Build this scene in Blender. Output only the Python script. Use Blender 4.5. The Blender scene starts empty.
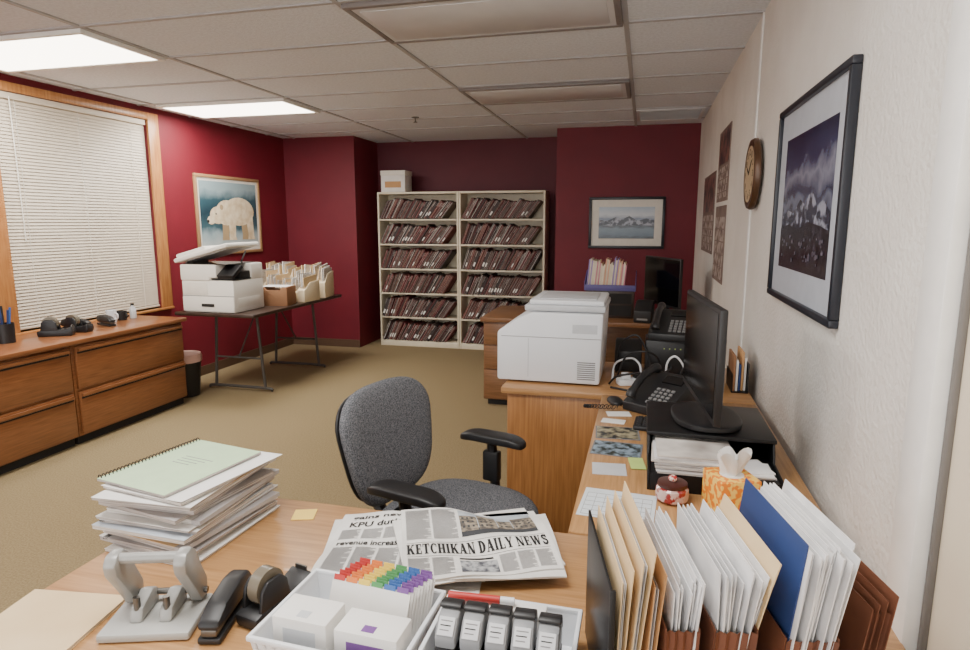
import bpy, bmesh, math, random
from mathutils import Vector, Matrix
random.seed(7)
C=bpy.context.scene.collection
PI=math.pi
R=math.radians
U=random.uniform

# ---------------------------------------------------------------- materials
def lin(c):
    return tuple(((v/255)/12.92 if v/255<=.04045 else ((v/255+.055)/1.055)**2.4) for v in c)
def M(name,c,rough=.5,metal=0,c2=None,scale=20,bump=0,bs=60,stretch=(1,1,1),detail=3,emis=0,lo=.35,hi=.65,coat=0,spec=.5):
    m=bpy.data.materials.new(name); m.use_nodes=True
    nt=m.node_tree; N=nt.nodes; L=nt.links; b=N['Principled BSDF']
    if c2 is None: c2=tuple(v*.975 for v in c)
    tc=N.new('ShaderNodeTexCoord'); mp=N.new('ShaderNodeMapping'); mp.inputs['Scale'].default_value=stretch
    L.new(tc.outputs['Object'],mp.inputs['Vector'])
    no=N.new('ShaderNodeTexNoise'); no.inputs['Scale'].default_value=scale; no.inputs['Detail'].default_value=detail
    L.new(mp.outputs['Vector'],no.inputs['Vector'])
    r=N.new('ShaderNodeValToRGB'); e=r.color_ramp.elements
    e[0].position=lo; e[1].position=hi; e[0].color=(*lin(c2),1); e[1].color=(*lin(c),1)
    L.new(no.outputs['Fac'],r.inputs['Fac']); L.new(r.outputs['Color'],b.inputs['Base Color'])
    b.inputs['Roughness'].default_value=rough; b.inputs['Metallic'].default_value=metal
    b.inputs['Coat Weight'].default_value=coat; b.inputs['Specular IOR Level'].default_value=spec
    if bump:
        n2=N.new('ShaderNodeTexNoise'); n2.inputs['Scale'].default_value=bs; n2.inputs['Detail'].default_value=4
        L.new(mp.outputs['Vector'],n2.inputs['Vector'])
        bp=N.new('ShaderNodeBump'); bp.inputs['Strength'].default_value=bump; bp.inputs['Distance'].default_value=.01
        L.new(n2.outputs['Fac'],bp.inputs['Height']); L.new(bp.outputs['Normal'],b.inputs['Normal'])
    if emis:
        L.new(r.outputs['Color'],b.inputs['Emission Color']); b.inputs['Emission Strength'].default_value=emis
    return m
def grad(name,stops,h,nscale,namt,rough=.25,stretch=(1,1,1)):
    m=bpy.data.materials.new(name); m.use_nodes=True
    nt=m.node_tree; N=nt.nodes; L=nt.links; b=N['Principled BSDF']
    tc=N.new('ShaderNodeTexCoord'); sx=N.new('ShaderNodeSeparateXYZ'); L.new(tc.outputs['Object'],sx.inputs[0])
    mp=N.new('ShaderNodeMapping'); mp.inputs['Scale'].default_value=stretch; L.new(tc.outputs['Object'],mp.inputs['Vector'])
    no=N.new('ShaderNodeTexNoise'); no.inputs['Scale'].default_value=nscale; no.inputs['Detail'].default_value=7; L.new(mp.outputs['Vector'],no.inputs['Vector'])
    a=N.new('ShaderNodeMath'); a.operation='MULTIPLY_ADD'; a.inputs[1].default_value=1/h; a.inputs[2].default_value=.5-namt/2; L.new(sx.outputs['Z'],a.inputs[0])
    c=N.new('ShaderNodeMath'); c.operation='MULTIPLY_ADD'; c.inputs[1].default_value=namt; L.new(no.outputs['Fac'],c.inputs[0]); L.new(a.outputs[0],c.inputs[2])
    r=N.new('ShaderNodeValToRGB'); e=r.color_ramp.elements
    while len(e)<len(stops): e.new(.5)
    for i,(p,col) in enumerate(stops): e[i].position=p; e[i].color=(*lin(col),1)
    L.new(c.outputs[0],r.inputs['Fac']); L.new(r.outputs['Color'],b.inputs['Base Color']); b.inputs['Roughness'].default_value=rough
    return m
def wood(name,c,c2,stretch,scale=6,rough=.36,coat=.12):
    return M(name,c,rough,c2=c2,stretch=stretch,scale=scale,detail=9,lo=.3,hi=.7,coat=coat)

red=M('red_wall_paint',(118,24,40),.6,c2=(111,22,37),scale=3,bump=.15,bs=120)
redb=M('red_paint_back_shaded',(113,24,40),.6,c2=(106,22,38),scale=3,bump=.15,bs=120)  # same red as the left wall, darkened a little for its shade
red_shade=M('red_paint_recess_shaded',(95,23,39),.6,c2=(89,21,37),scale=3,bump=.15,bs=120)  # recess shade put into the colour; the wall is the same red
cream=M('cream_textured_wall',(234,231,225),.78,c2=(225,221,214),scale=3,bump=.5,bs=60)
creamb=M('smooth_cream_panel',(228,216,194),.6,c2=(222,209,186),scale=3)
carpet=M('tan_carpet',(158,141,108),.95,c2=(140,123,91),scale=120,bump=.5,bs=250,spec=.1)
tile=M('ceiling_tile',(230,234,242),.9,c2=(218,222,230),scale=60,bump=.3,bs=140)
gridm=M('ceiling_grid',(178,176,178),.6)
lamp=M('lit_diffuser',(255,246,228),.5,c2=(255,244,224),emis=9)
lampoff=M('unlit_diffuser',(222,222,224),.3,c2=(212,212,214),scale=3)
lampfr=M('light_frame',(132,126,124),.5)
trimw=M('white_trim',(248,247,243),.35)
trim_shadow=M('trim_shadow_grey',(112,108,104),.5)
base_m=M('base_moulding',(92,70,54),.5)
oak=wood('oak',(188,144,96),(158,114,70),(1,20,20))
oaky=wood('oak_lengthwise',(188,144,96),(158,116,72),(20,1,20))
oakv=wood('oak_upright',(180,127,74),(146,98,54),(18,18,.8))
oakd=wood('oak_dark',(148,96,60),(122,76,46),(18,1,18),rough=.28,coat=.3)
oakt=wood('oak_trim',(190,134,80),(160,104,56),(9,9,1))
oakf=wood('oak_far_desk',(140,100,68),(114,79,50),(1,18,18))
brownlam=M('brown_laminate',(66,48,38),.4,c2=(52,38,30),stretch=(1,8,1),scale=8)
black=M('black_plastic',(28,28,30),.45)
blackm=M('black_metal',(24,24,26),.4,metal=.3)
gloss=M('black_glass',(10,11,14),.12)
dark=M('dark_recess',(34,32,31),.8)
grey=M('grey_plastic',(128,128,128),.5)
lgrey=M('light_grey_plastic',(200,203,207),.45)
silver=M('silver_plastic',(138,140,143),.4)
whitep=M('white_plastic',(232,235,239),.4,scale=2)
offw=M('off_white_plastic',(230,226,216),.45)
copw=M('copier_cream',(236,233,225),.45,scale=2)
creamm=M('cream_metal',(228,218,194),.45)
steel=M('grey_steel',(110,108,104),.35,metal=.8)
tableg=M('table_leg_metal',(78,74,70),.5,metal=.3)
punchm=M('punch_metal',(158,158,155),.4,metal=.25)
punchb=M('punch_base_paint',(178,178,174),.5)
fabric=M('grey_fabric',(134,136,141),.95,c2=(76,78,83),scale=240,bump=.5,bs=400,spec=.1)
paper=M('paper',(236,234,230),.8,c2=(228,226,222),scale=8)
edge=M('paper_edge',(236,231,224),.85,c2=(150,142,136),stretch=(.5,.5,60),scale=12)
edge2=M('paper_edge_grey',(206,199,194),.85,c2=(116,108,104),stretch=(.5,.5,60),scale=12)
edgev=M('sheet',(236,235,235),.85,c2=(210,210,212),scale=10)
manila=M('manila',(228,202,160),.75,c2=(216,188,144),scale=5)
tan=M('tan_card',(200,154,106),.75)
browncard=M('brown_card',(116,70,48),.7,c2=(96,56,37),scale=12)
cardboard=M('cardboard',(150,108,76),.8)
green=M('green_cover',(190,218,176),.7)
yellow=M('yellow_note',(240,206,104),.8)
greennote=M('green_note',(190,214,120),.8)
blue=M('blue_cover',(44,66,118),.5)
purple=M('purple_plastic',(96,90,150),.5)
newsp=M('newsprint',(224,222,218),.9,c2=(206,204,200),scale=10)
ink=M('ink',(22,22,24),.8)
inkg=M('ink_grey',(130,130,132),.8)
slat=M('blind_slat',(212,200,182),.5)
glassm=M('window_glass',(60,66,76),.1)
bright=[M('tab_'+n,c,.5) for n,c in (('red',(186,48,44)),('orange',(224,120,48)),('yellow',(234,202,76)),('green',(76,146,84)),('blue',(56,100,168)),('violet',(118,74,146)))]
fold_m=[M('file_'+str(i),c,.6,c2=tuple(v*.76 for v in c),scale=30) for i,c in enumerate([(110,44,46),(124,60,52),(84,46,46),(118,102,94),(66,54,54),(132,92,78),(140,134,130)])]
foldedge=M('file_pages',(190,176,166),.8,c2=(150,134,124),scale=40)

# ---------------------------------------------------------------- mesh builder
def F(o,x,y):
    x=Vector(x).normalized(); y=Vector(y).normalized(); z=x.cross(y)
    m=Matrix((x,y,z)).transposed().to_4x4(); m.translation=Vector(o); return m
XZ=lambda o=(0,0,0):F(o,(1,0,0),(0,0,1))
YZ=lambda o=(0,0,0):F(o,(0,1,0),(0,0,1))
class MB:
    def __init__(s): s.bm=bmesh.new(); s.mats=[]
    def merge(s,b,m,Mx=None,recalc=True):
        if m not in s.mats: s.mats.append(m)
        i=s.mats.index(m)
        if recalc: bmesh.ops.recalc_face_normals(b,faces=b.faces[:])
        if Mx is not None: b.transform(Mx)
        for f in b.faces: f.material_index=i; f.smooth=True
        me=bpy.data.meshes.new('tmp'); b.to_mesh(me); b.free(); s.bm.from_mesh(me); bpy.data.meshes.remove(me)
        return s
    def box(s,c,sz,m,rot=(0,0,0),bev=0,seg=2,Mx=None):
        b=bmesh.new(); bmesh.ops.create_cube(b,size=1)
        bmesh.ops.scale(b,vec=sz,verts=b.verts[:])
        if bev: bmesh.ops.bevel(b,geom=b.edges[:],offset=bev,segments=seg,affect='EDGES',profile=.5)
        T=Matrix.Translation(c)@Matrix.Rotation(rot[2],4,'Z')@Matrix.Rotation(rot[1],4,'Y')@Matrix.Rotation(rot[0],4,'X')
        return s.merge(b,m,Mx@T if Mx else T)
    def bx(s,x0,x1,y0,y1,z0,z1,m,bev=0):
        return s.box(((x0+x1)/2,(y0+y1)/2,(z0+z1)/2),(abs(x1-x0),abs(y1-y0),abs(z1-z0)),m,bev=bev)
    def tube(s,pts,r,m,seg=8):
        pts=[Vector(p) for p in pts]; n=len(pts); b=bmesh.new(); rings=[]
        nrm=(pts[1]-pts[0]).normalized().orthogonal().normalized()
        for i,p in enumerate(pts):
            t=(pts[min(i+1,n-1)]-pts[max(i-1,0)]).normalized()
            nrm=(nrm-t*nrm.dot(t)).normalized(); bn=t.cross(nrm)
            rr=r[i] if isinstance(r,(list,tuple)) else r
            rings.append([b.verts.new(p+(nrm*math.cos(a*2*PI/seg)+bn*math.sin(a*2*PI/seg))*rr) for a in range(seg)])
        for A,B in zip(rings,rings[1:]):
            for k in range(seg): b.faces.new((A[k],A[(k+1)%seg],B[(k+1)%seg],B[k]))
        b.faces.new(rings[0][::-1]); b.faces.new(rings[-1])
        return s.merge(b,m)
    def cyl(s,p0,p1,r,m,r2=None,seg=20): return s.tube([p0,p1],[r,r if r2 is None else r2],m,seg)
    def lathe(s,prof,m,seg=32,Mx=None):
        b=bmesh.new(); rings=[]
        for r,z in prof:
            rings.append([b.verts.new((r*math.cos(a*2*PI/seg),r*math.sin(a*2*PI/seg),z)) for a in range(seg)])
        for A,B in zip(rings,rings[1:]):
            for k in range(seg): b.faces.new((A[k],A[(k+1)%seg],B[(k+1)%seg],B[k]))
        if prof[0][0]>1e-6: b.faces.new(rings[0][::-1])
        if prof[-1][0]>1e-6: b.faces.new(rings[-1])
        bmesh.ops.remove_doubles(b,verts=b.verts[:],dist=1e-6)
        return s.merge(b,m,Mx)
    def prism(s,pts,d,m,Mx=None,bev=0):
        b=bmesh.new(); f=b.faces.new([b.verts.new((p[0],p[1],0)) for p in pts])
        r=bmesh.ops.extrude_face_region(b,geom=[f])
        bmesh.ops.translate(b,vec=(0,0,d),verts=[v for v in r['geom'] if isinstance(v,bmesh.types.BMVert)])
        if bev: bmesh.ops.bevel(b,geom=b.edges[:],offset=bev,segments=2,affect='EDGES',profile=.5)
        return s.merge(b,m,Mx)
    def poly(s,pts,m,Mx=None):
        b=bmesh.new(); b.faces.new([b.verts.new(p if len(p)==3 else (p[0],p[1],0)) for p in pts])
        return s.merge(b,m,Mx,recalc=False)
    def grid(s,fn,nu,nv,m,Mx=None):
        b=bmesh.new(); V=[[b.verts.new(fn(i/nu,j/nv)) for j in range(nv+1)] for i in range(nu+1)]
        for i in range(nu):
            for j in range(nv): b.faces.new((V[i][j],V[i+1][j],V[i+1][j+1],V[i][j+1]))
        return s.merge(b,m,Mx)
    def sup(s,a,bb,c,e1,e2,m,fn=None,Mx=None,nu=36,nv=20):
        pw=lambda v,e:math.copysign(abs(v)**e,v)
        b=bmesh.new(); rows=[]
        for j in range(nv+1):
            ph=-PI/2+PI*j/nv; row=[]
            for i in range(nu):
                th=2*PI*i/nu
                p=Vector((a*pw(math.cos(ph),e1)*pw(math.cos(th),e2),bb*pw(math.cos(ph),e1)*pw(math.sin(th),e2),c*pw(math.sin(ph),e1)))
                row.append(b.verts.new(fn(p) if fn else p))
            rows.append(row)
        for A,B in zip(rows,rows[1:]):
            for k in range(nu): b.faces.new((A[k],A[(k+1)%nu],B[(k+1)%nu],B[k]))
        bmesh.ops.remove_doubles(b,verts=b.verts[:],dist=1e-5)
        return s.merge(b,m,Mx)
    def text(s,t,w,h,m,Mx,zf=None,bold=.012):
        cu=bpy.data.curves.new('t','FONT'); cu.body=t; cu.size=1; cu.offset=bold; cu.resolution_u=3
        o=bpy.data.objects.new('t',cu); C.objects.link(o)
        dg=bpy.context.evaluated_depsgraph_get(); me=bpy.data.meshes.new_from_object(o.evaluated_get(dg))
        bpy.data.objects.remove(o); bpy.data.curves.remove(cu)
        b=bmesh.new(); b.from_mesh(me); bpy.data.meshes.remove(me)
        x0=min(v.co.x for v in b.verts); x1=max(v.co.x for v in b.verts); y0=min(v.co.y for v in b.verts); y1=max(v.co.y for v in b.verts)
        for v in b.verts:
            v.co.x=(v.co.x-x0)/(x1-x0)*w; v.co.y=(v.co.y-y0)/(y1-y0)*h; v.co.z=0
        b.transform(Mx)
        if zf:
            for v in b.verts: v.co.z=zf(v.co.x,v.co.y)
        return s.merge(b,m,recalc=False)
    def serif(s,t,w,h,m,x0,y0,zf):
        polys,W=serif_polys(t); b=bmesh.new()
        for k,p in enumerate(polys):
            vs=[]
            for (x,y) in p:
                X=x0+x/W*w; Y=y0+y*h; vs.append(b.verts.new((X,Y,zf(X,Y)+(k%7)*3e-5)))
            b.faces.new(vs)
        bmesh.ops.recalc_face_normals(b,faces=b.faces[:])
        return s.merge(b,m,recalc=False)
    def build(s,name,parent=None,loc=(0,0,0),rotz=0,sharp=.6):
        me=bpy.data.meshes.new(name); s.bm.to_mesh(me); s.bm.free()
        for m in s.mats: me.materials.append(m)
        if len(me.polygons): me.set_sharp_from_angle(angle=sharp)
        o=bpy.data.objects.new(name,me); C.objects.link(o); o.location=loc; o.rotation_euler=(0,0,rotz)
        if parent: o.parent=parent
        return o
# slab-serif capitals drawn as strokes
def serif_polys(text):
    T,t,sf=.27,.10,.08; out=[]
    def ln(p,q,wd): return [(p[0]-wd/2,p[1]),(p[0]+wd/2,p[1]),(q[0]+wd/2,q[1]),(q[0]-wd/2,q[1])]
    bar=lambda x0,x1,y0,y1:[(x0,y0),(x1,y0),(x1,y1),(x0,y1)]
    stem=lambda x,wd=T:[bar(x,x+wd,0,1),bar(x-.07,x+wd+.07,0,sf),bar(x-.07,x+wd+.07,1-sf,1)]
    def arc(cx,cy,rx,ry,ix,iy,a0,a1,n=14):
        P=[]
        for i in range(n):
            a=R(a0+(a1-a0)*i/n); c=R(a0+(a1-a0)*(i+1)/n)
            P.append([(cx+rx*math.cos(a),cy+ry*math.sin(a)),(cx+rx*math.cos(c),cy+ry*math.sin(c)),(cx+ix*math.cos(c),cy+iy*math.sin(c)),(cx+ix*math.cos(a),cy+iy*math.sin(a))])
        return P
    def pl(pts,wd):
        P=[]
        for p,q in zip(pts,pts[1:]):
            d=Vector((q[0]-p[0],q[1]-p[1])).normalized(); n=Vector((-d.y,d.x))*wd/2; e=d*wd*.15
            P.append([(p[0]-n.x-e.x,p[1]-n.y-e.y),(q[0]-n.x+e.x,q[1]-n.y+e.y),(q[0]+n.x+e.x,q[1]+n.y+e.y),(p[0]+n.x-e.x,p[1]+n.y-e.y)])
        return P
    G={'I':(stem(.09),.46),
       'K':(stem(.09)+[ln((.36,.4),(.76,1),.12),ln((.78,0),(.48,.6),.29),bar(.6,.94,1-sf,1),bar(.58,.97,0,sf)],.98),
       'E':(stem(.09)+[bar(.1,.72,0,sf+.01),bar(.1,.70,1-sf-.01,1),bar(.1,.56,.46,.55),bar(.63,.72,0,.3),bar(.61,.70,.7,1),bar(.5,.57,.36,.65)],.78),
       'T':([bar(.285,.555,0,1),bar(.19,.65,0,sf),bar(.02,.82,1-sf-.01,1),bar(.02,.11,.68,1),bar(.73,.82,.68,1)],.84),
       'C':(arc(.47,.5,.44,.52,.18,.42,48,312,20)+[bar(.67,.76,.64,.96)],.82),
       'H':(stem(.09)+stem(.58)+[bar(.3,.66,.46,.55)],.94),
       'A':([ln((.14,0),(.44,1),.11),ln((.70,0),(.46,1),.30),bar(.24,.66,.29,.38),bar(.0,.28,0,sf),bar(.50,.92,0,sf)],.92),
       'N':([bar(.12,.23,0,1),bar(.71,.82,0,1),ln((.70,0),(.2,1),.29),bar(.02,.32,0,sf),bar(.02,.3,1-sf,1),bar(.6,.92,1-sf,1)],.94),
       'D':(stem(.09)+arc(.3,.5,.54,.5,.23,.41,-90,90,16)+[bar(.1,.32,0,.09),bar(.1,.32,.91,1)],.88),
       'L':(stem(.09)+[bar(.1,.72,0,sf+.01),bar(.63,.72,0,.34)],.78),
       'Y':([bar(.335,.605,0,.5),bar(.24,.70,0,sf),ln((.46,.42),(.2,1),.29),ln((.52,.42),(.78,1),.12),bar(.02,.4,1-sf,1),bar(.62,.92,1-sf,1)],.92),
       'W':([ln((.36,0),(.18,1),.27),ln((.4,0),(.60,1),.11),ln((.82,0),(.64,1),.27),ln((.86,0),(1.06,1),.11),bar(.0,.36,1-sf,1),bar(.48,.80,1-sf,1),bar(.94,1.2,1-sf,1)],1.22),
       'S':(pl([(.62,.76),(.53,.9),(.36,.94),(.2,.86),(.18,.7),(.30,.58),(.47,.48),(.62,.36),(.62,.18),(.47,.06),(.3,.06),(.14,.22)],.2)+[bar(.60,.69,.66,.99),bar(.08,.17,.01,.34)],.78)}
    x=0
    for ch in text:
        if ch==' ': x+=.34; continue
        ps,w=G[ch]
        for p in ps: out.append([(px+x,py) for px,py in p])
        x+=w+.05
    return out,x
def tag(o,label,cat,group=None):
    o['label']=label; o['category']=cat
    if group: o['group']=group
    return o
def thing(name,label,cat,loc=(0,0,0),rotz=0,group=None):
    o=bpy.data.objects.new(name,None); C.objects.link(o); o.empty_display_size=.05
    o.location=loc; o.rotation_euler=(0,0,rotz); return tag(o,label,cat,group)
def dup(root,loc,rotz,label,group=None,sc=1):
    r=root.copy(); C.objects.link(r); r.location=loc; r.rotation_euler=(0,0,rotz); r.scale=(sc,sc,sc); r['label']=label
    if group: r['group']=group
    for ch in list(root.children):
        c=ch.copy(); C.objects.link(c); c.parent=r
        for g in list(ch.children):
            d=g.copy(); C.objects.link(d); d.parent=c
    return r
def struct(mb,name,parent=None):
    o=mb.build(name,parent)
    if not parent: o['kind']='structure'
    return o
def crv(pts,n=8):
    P=[Vector(p) for p in pts]; P=[P[0]*2-P[1]]+P+[P[-1]*2-P[-2]]; out=[]
    for i in range(1,len(P)-2):
        for k in range(n):
            t=k/n; a,b,c,d=P[i-1:i+3]
            out.append(.5*((2*b)+(c-a)*t+(2*a-5*b+4*c-d)*t*t+(3*b-a-3*c+d)*t**3))
    out.append(P[-2]); return out
def rot2(x,y,a): return (x*math.cos(a)-y*math.sin(a),x*math.sin(a)+y*math.cos(a))

# ---------------------------------------------------------------- room (rear wall left out so the world light fills it)
H=2.45; XL=-4.15; XR=.5; YB=6.7; YA=7.35; YF=-2.2
b=MB(); b.bx(XL-.1,XR+.1,YF,YA+.1,-.1,0,carpet); struct(b,'floor')
b=MB(); b.bx(XL-.1,XR+.1,YF,YA+.1,H,H+.1,tile); struct(b,'ceiling')
WY0,WY1,WZ0,WZ1=3.28,4.6,.73,2.34
b=MB(); b.bx(XL-.1,XL,YF,WY0,0,H,red); b.bx(XL-.1,XL,WY1,YB+.1,0,H,red); b.bx(XL-.1,XL,WY0,WY1,0,WZ0,red); b.bx(XL-.1,XL,WY0,WY1,WZ1,H,red); struct(b,'wall_left')
b=MB(); b.bx(XL,-3.25,YB,YA+.1,0,H,redb); b.bx(-.93,XR+.1,YB,YA+.1,0,H,redb); b.bx(-3.25,-.93,YA,YA+.1,0,H,red_shade); struct(b,'wall_back')
b=MB(); b.bx(XR,XR+.1,1.14,YB,0,H,cream); b.bx(XR,XR+.1,YF,1.14,0,H,creamb); struct(b,'wall_right')
b=MB(); b.bx(XL,-3.25,YB-.012,YB,0,.09,base_m); b.bx(-.93,XR,YB-.012,YB,0,.09,base_m); b.bx(-3.25,-.93,YA-.012,YA,0,.09,base_m); struct(b,'baseboard_back')
b=MB(); b.bx(XL,XL+.012,YF,YB-.012,0,.09,base_m); struct(b,'baseboard_left')
b=MB(); b.bx(XR-.012,XR,YF,YB-.012,0,.09,base_m); struct(b,'baseboard_right')
b=MB(); b.bx(XR-.034,XR,1.135,1.225,.09,H,trimw,.003); struct(b,'trim_1')
b=MB(); b.bx(XR-.010,XR,1.12,1.1345,.09,H,trim_shadow,.002); b.bx(XR-.008,XR,1.2255,1.234,.09,H,trim_shadow,.002); struct(b,'trim_shadow_lines')  # thin grey strips standing in for the shadow lines of the white trim
b=MB(); b.bx(XR-.008,XR,3.30,3.335,.09,H,trimw,.003); struct(b,'trim_2')
gx=[-.13,-1.37,-2.78,-4.0]; gy=[2.7+.61*k for k in range(-6,8)]
b=MB()
for x in gx: b.bx(x-.012,x+.012,YF,YB if x>-.9 or x<-3.25 else YA,H-.008,H,gridm)
for y in gy: b.bx(XL,XR,y-.012,y+.012,H-.0075,H,gridm) if y<YB else None
struct(b,'trim_3')
w=thing('window_1','x','x'); del w['label'],w['category']; w['kind']='structure'
b=MB()
b.bx(XL,XL+.022,WY1,WY1+.12,WZ0-.02,WZ1+.06,oakt,.004); b.bx(XL,XL+.022,WY0-.12,WY0,WZ0-.02,WZ1+.06,oakt,.004)
b.bx(XL,XL+.022,WY0,WY1,WZ1,WZ1+.06,oakt,.004); b.bx(XL-.09,XL-.06,WY0,WY0+.05,WZ0,WZ1,oakt); b.bx(XL-.09,XL-.06,WY1-.05,WY1,WZ0,WZ1,oakt); b.bx(XL-.09,XL-.06,WY0,WY1,WZ0,WZ0+.05,oakt)
b.build('window_frame',w)
b=MB(); b.bx(XL-.085,XL-.08,WY0+.05,WY1-.05,WZ0+.05,WZ1,glassm); b.build('window_pane',w)
b=MB(); b.bx(XL-.06,XL+.035,WY0-.12,WY1+.12,WZ0-.02,WZ0,oakt,.004); b.build('window_sill',w)

t=thing('venetian_blind','closed white venetian blind covering the window behind the wooden cabinets','blind',(XL-.022,(WY0+WY1)/2,0))
hw=(WY1-WY0)/2-.006
b=MB(); b.bx(-.022,.022,-hw,hw,WZ1-.045,WZ1-.002,slat,.004); b.build('headrail',t)
b=MB(); n=66
for i in range(n):
    z=WZ0+.05+(WZ1-WZ0-.11)*i/(n-1); b.box((0,0,z),(.027,2*hw,.0012),slat,rot=(0,R(70),0))
b.build('slats',t)
b=MB(); b.bx(-.014,.014,-hw,hw,WZ0+.012,WZ0+.03,slat,.004); b.build('bottom_rail',t)
for y in (-hw*.75,0,hw*.75):
    b=MB(); b.cyl((.0145,y,WZ0+.02),(.0145,y,WZ1-.04),.0014,offw,seg=6); b.build('ladder_cord',t)
b=MB(); b.cyl((.028,-hw+.12,WZ1-.03),(.03,-hw+.12,1.35),.004,offw,seg=8); b.build('tilt_wand',t)

def ceil_light(x0,x1,y0,y1,lit,label):
    t=thing('ceiling_light',label,'ceiling light',((x0+x1)/2,(y0+y1)/2,H-.02))
    a=(x1-x0)/2-.013; c=(y1-y0)/2-.013; fw=.03; fm=trimw if lit else lampfr
    b=MB()
    for s in (-1,1): b.bx(-a,a,s*c-fw*(s>0),s*c+fw*(s<0),-.008,.019,fm,.004); b.bx(s*a-fw*(s>0),s*a+fw*(s<0),-c+fw,c-fw,-.008,.019,fm,.004)
    b.build('frame',t)
    b=MB(); b.bx(-a+.027,a-.027,-c+.027,c-.027,-.004,.004,lamp if lit else lampoff)
    if not lit:
        b.bx(-a+.06,a-.06,-c+.07,c-.07,-.008,-.004,lampoff,.002)
    b.build('diffuser',t)
ceil_light(-4.0,-2.78,2.7,3.31,1,'glowing fluorescent ceiling panel cut by the left edge of the photo')
ceil_light(-4.0,-2.78,4.53,5.14,1,'glowing fluorescent ceiling panel farther back above the copier table')
ceil_light(-1.37,-.13,2.7,3.31,0,'unlit ceiling light panel nearest the camera, cut by the top edge')
ceil_light(-1.37,-.13,4.53,5.14,0,'smaller looking unlit ceiling light panel farther back, before the bookcases')
t=thing('ceiling_vent','square louvered air vent in the ceiling by the back right corner','vent',(.175,6.055,H-.012))
b=MB()
for s in (-1,1): b.bx(-.29,.29,s*.29-.03*(s>0),s*.29+.03*(s<0),-.006,.011,lampoff,.003); b.bx(s*.29-.03*(s>0),s*.29+.03*(s<0),-.26,.26,-.006,.011,lampoff,.003)
b.build('frame',t)
b=MB()
for k in range(9): b.box((0,-.235+.0585*k,.002),(.52,.05,.003),lampoff,rot=(R(24),0,0))
b.build('slats',t)
b=MB(); b.lathe([(.0,-.05),(.018,-.05),(.02,-.046),(.006,-.04),(.006,-.012),(.035,-.006),(.035,0)],steel,16); tag(b.build('sprinkler_head',None,(-2.12,5.68,H)),'small metal fire sprinkler head under the ceiling tiles','sprinkler')

# ---------------------------------------------------------------- front desk, return, cabinet
DT=.75
t=thing('office_desk','oak office desk in front, covered with papers, punch, baskets and files','desk',(0,0,0))
b=MB(); b.bx(-1.15,.47,.52,1.385,DT-.035,DT,oak,.006); b.build('top',t)
b=MB(); b.bx(-1.12,-1.095,.56,1.34,.0,DT-.036,oakv,.003); b.build('side_panel',t)
b=MB(); b.bx(.43,.455,.56,1.34,.0,DT-.036,oakv,.003); b.build('side_panel',t)
b=MB(); b.bx(-1.094,.429,.62,.64,.12,DT-.036,oakv,.003); b.build('modesty_panel',t)
t=thing('desk_return','narrow oak desk return along the wall, under the monitor and telephone','desk',(0,0,0))
b=MB(); b.bx(-.15,.47,1.392,2.63,DT-.035,DT,oaky,.006); b.build('top',t)
b=MB(); b.bx(-.12,.46,1.43,1.455,0,DT-.036,oakv,.003); b.build('side_panel',t)
b=MB(); b.bx(-.12,.46,2.57,2.6,0,DT-.036,oakv,.003); b.build('side_panel',t)
b=MB(); b.bx(.44,.459,1.456,2.569,.2,DT-.036,oakv,.003); b.build('back_panel',t)
t=thing('storage_cabinet','oak cabinet with upright grain end panel, carrying the white printer','cabinet',(0,0,0))
b=MB(); b.bx(-.60,.47,2.64,3.28,DT-.03,DT,oak,.006); b.build('top',t)
b=MB(); b.bx(-.575,.46,2.665,3.26,.06,DT-.031,oakv,.003); b.build('body',t)
b=MB(); b.bx(-.55,.44,2.69,3.24,0,.06,dark); b.build('plinth',t)

# ---------------------------------------------------------------- far desk
FD=.73
t=thing('drawer_desk','darker wooden desk with drawers far back beside the bookcases','desk',(0,0,0))
b=MB(); b.bx(-1.25,.47,4.74,5.5,FD-.035,FD,oakf,.006); b.build('top',t)
b=MB(); b.bx(-1.23,-.74,4.78,5.46,.05,FD-.036,oakf,.003); b.build('pedestal',t)
for z0,z1 in ((.06,.30),(.31,.50),(.51,.68)):
    b=MB(); b.bx(-1.22,-.75,4.762,4.779,z0,z1,oakf,.004); d=b.build('drawer',t)
    b=MB(); b.tube(crv([(-1.06,4.762,(z0+z1)/2),(-1.05,4.74,(z0+z1)/2),(-.93,4.74,(z0+z1)/2),(-.92,4.762,(z0+z1)/2)],4),.006,steel); b.build('handle',d)
b=MB(); b.bx(.42,.45,4.78,5.46,0,FD-.036,oakf,.003); b.build('side_panel',t)
b=MB(); b.bx(-.739,.419,5.4,5.42,.2,FD-.036,oakf,.003); b.build('modesty_panel',t)
b=MB(); b.bx(-1.2,-.76,4.81,5.44,0,.05,dark); b.build('plinth',t)

# ---------------------------------------------------------------- low cabinets along the window
t=MB(); t.bx(-4.135,-3.575,2.12,4.225,.69,.72,oakd,.006); tag(t.build('worktop'),'long brown wooden worktop over the low cabinets under the window','worktop')
for y0,y1,lab in ((2.15,3.185,'low two drawer wooden cabinet at the left edge of the photo'),(3.19,4.21,'low two drawer wooden cabinet nearer the waste bin, with a raised pull')):
    t=thing('file_cabinet',lab,'cabinet',(-3.6,(y0+y1)/2,0)); a=(y1-y0)/2
    b=MB(); b.bx(-.51,-.022,-a,a,.06,.689,oakd,.003); b.build('body',t)
    b=MB(); b.bx(-.48,-.05,-a+.01,a-.01,0,.06,dark); b.build('plinth',t)
    for z0,z1 in ((.075,.365),(.385,.672)):
        b=MB(); b.bx(-.021,0,-a+.018,a-.018,z0,z1,oakd,.006); d=b.build('drawer',t)
        b=MB(); b.bx(0.0,.018,-a+.03,a-.03,z1-.035,z1-.012,oakd,.006); b.bx(0,.004,-a+.03,a-.03,z1-.048,z1-.036,dark); b.build('handle',d)

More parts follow.
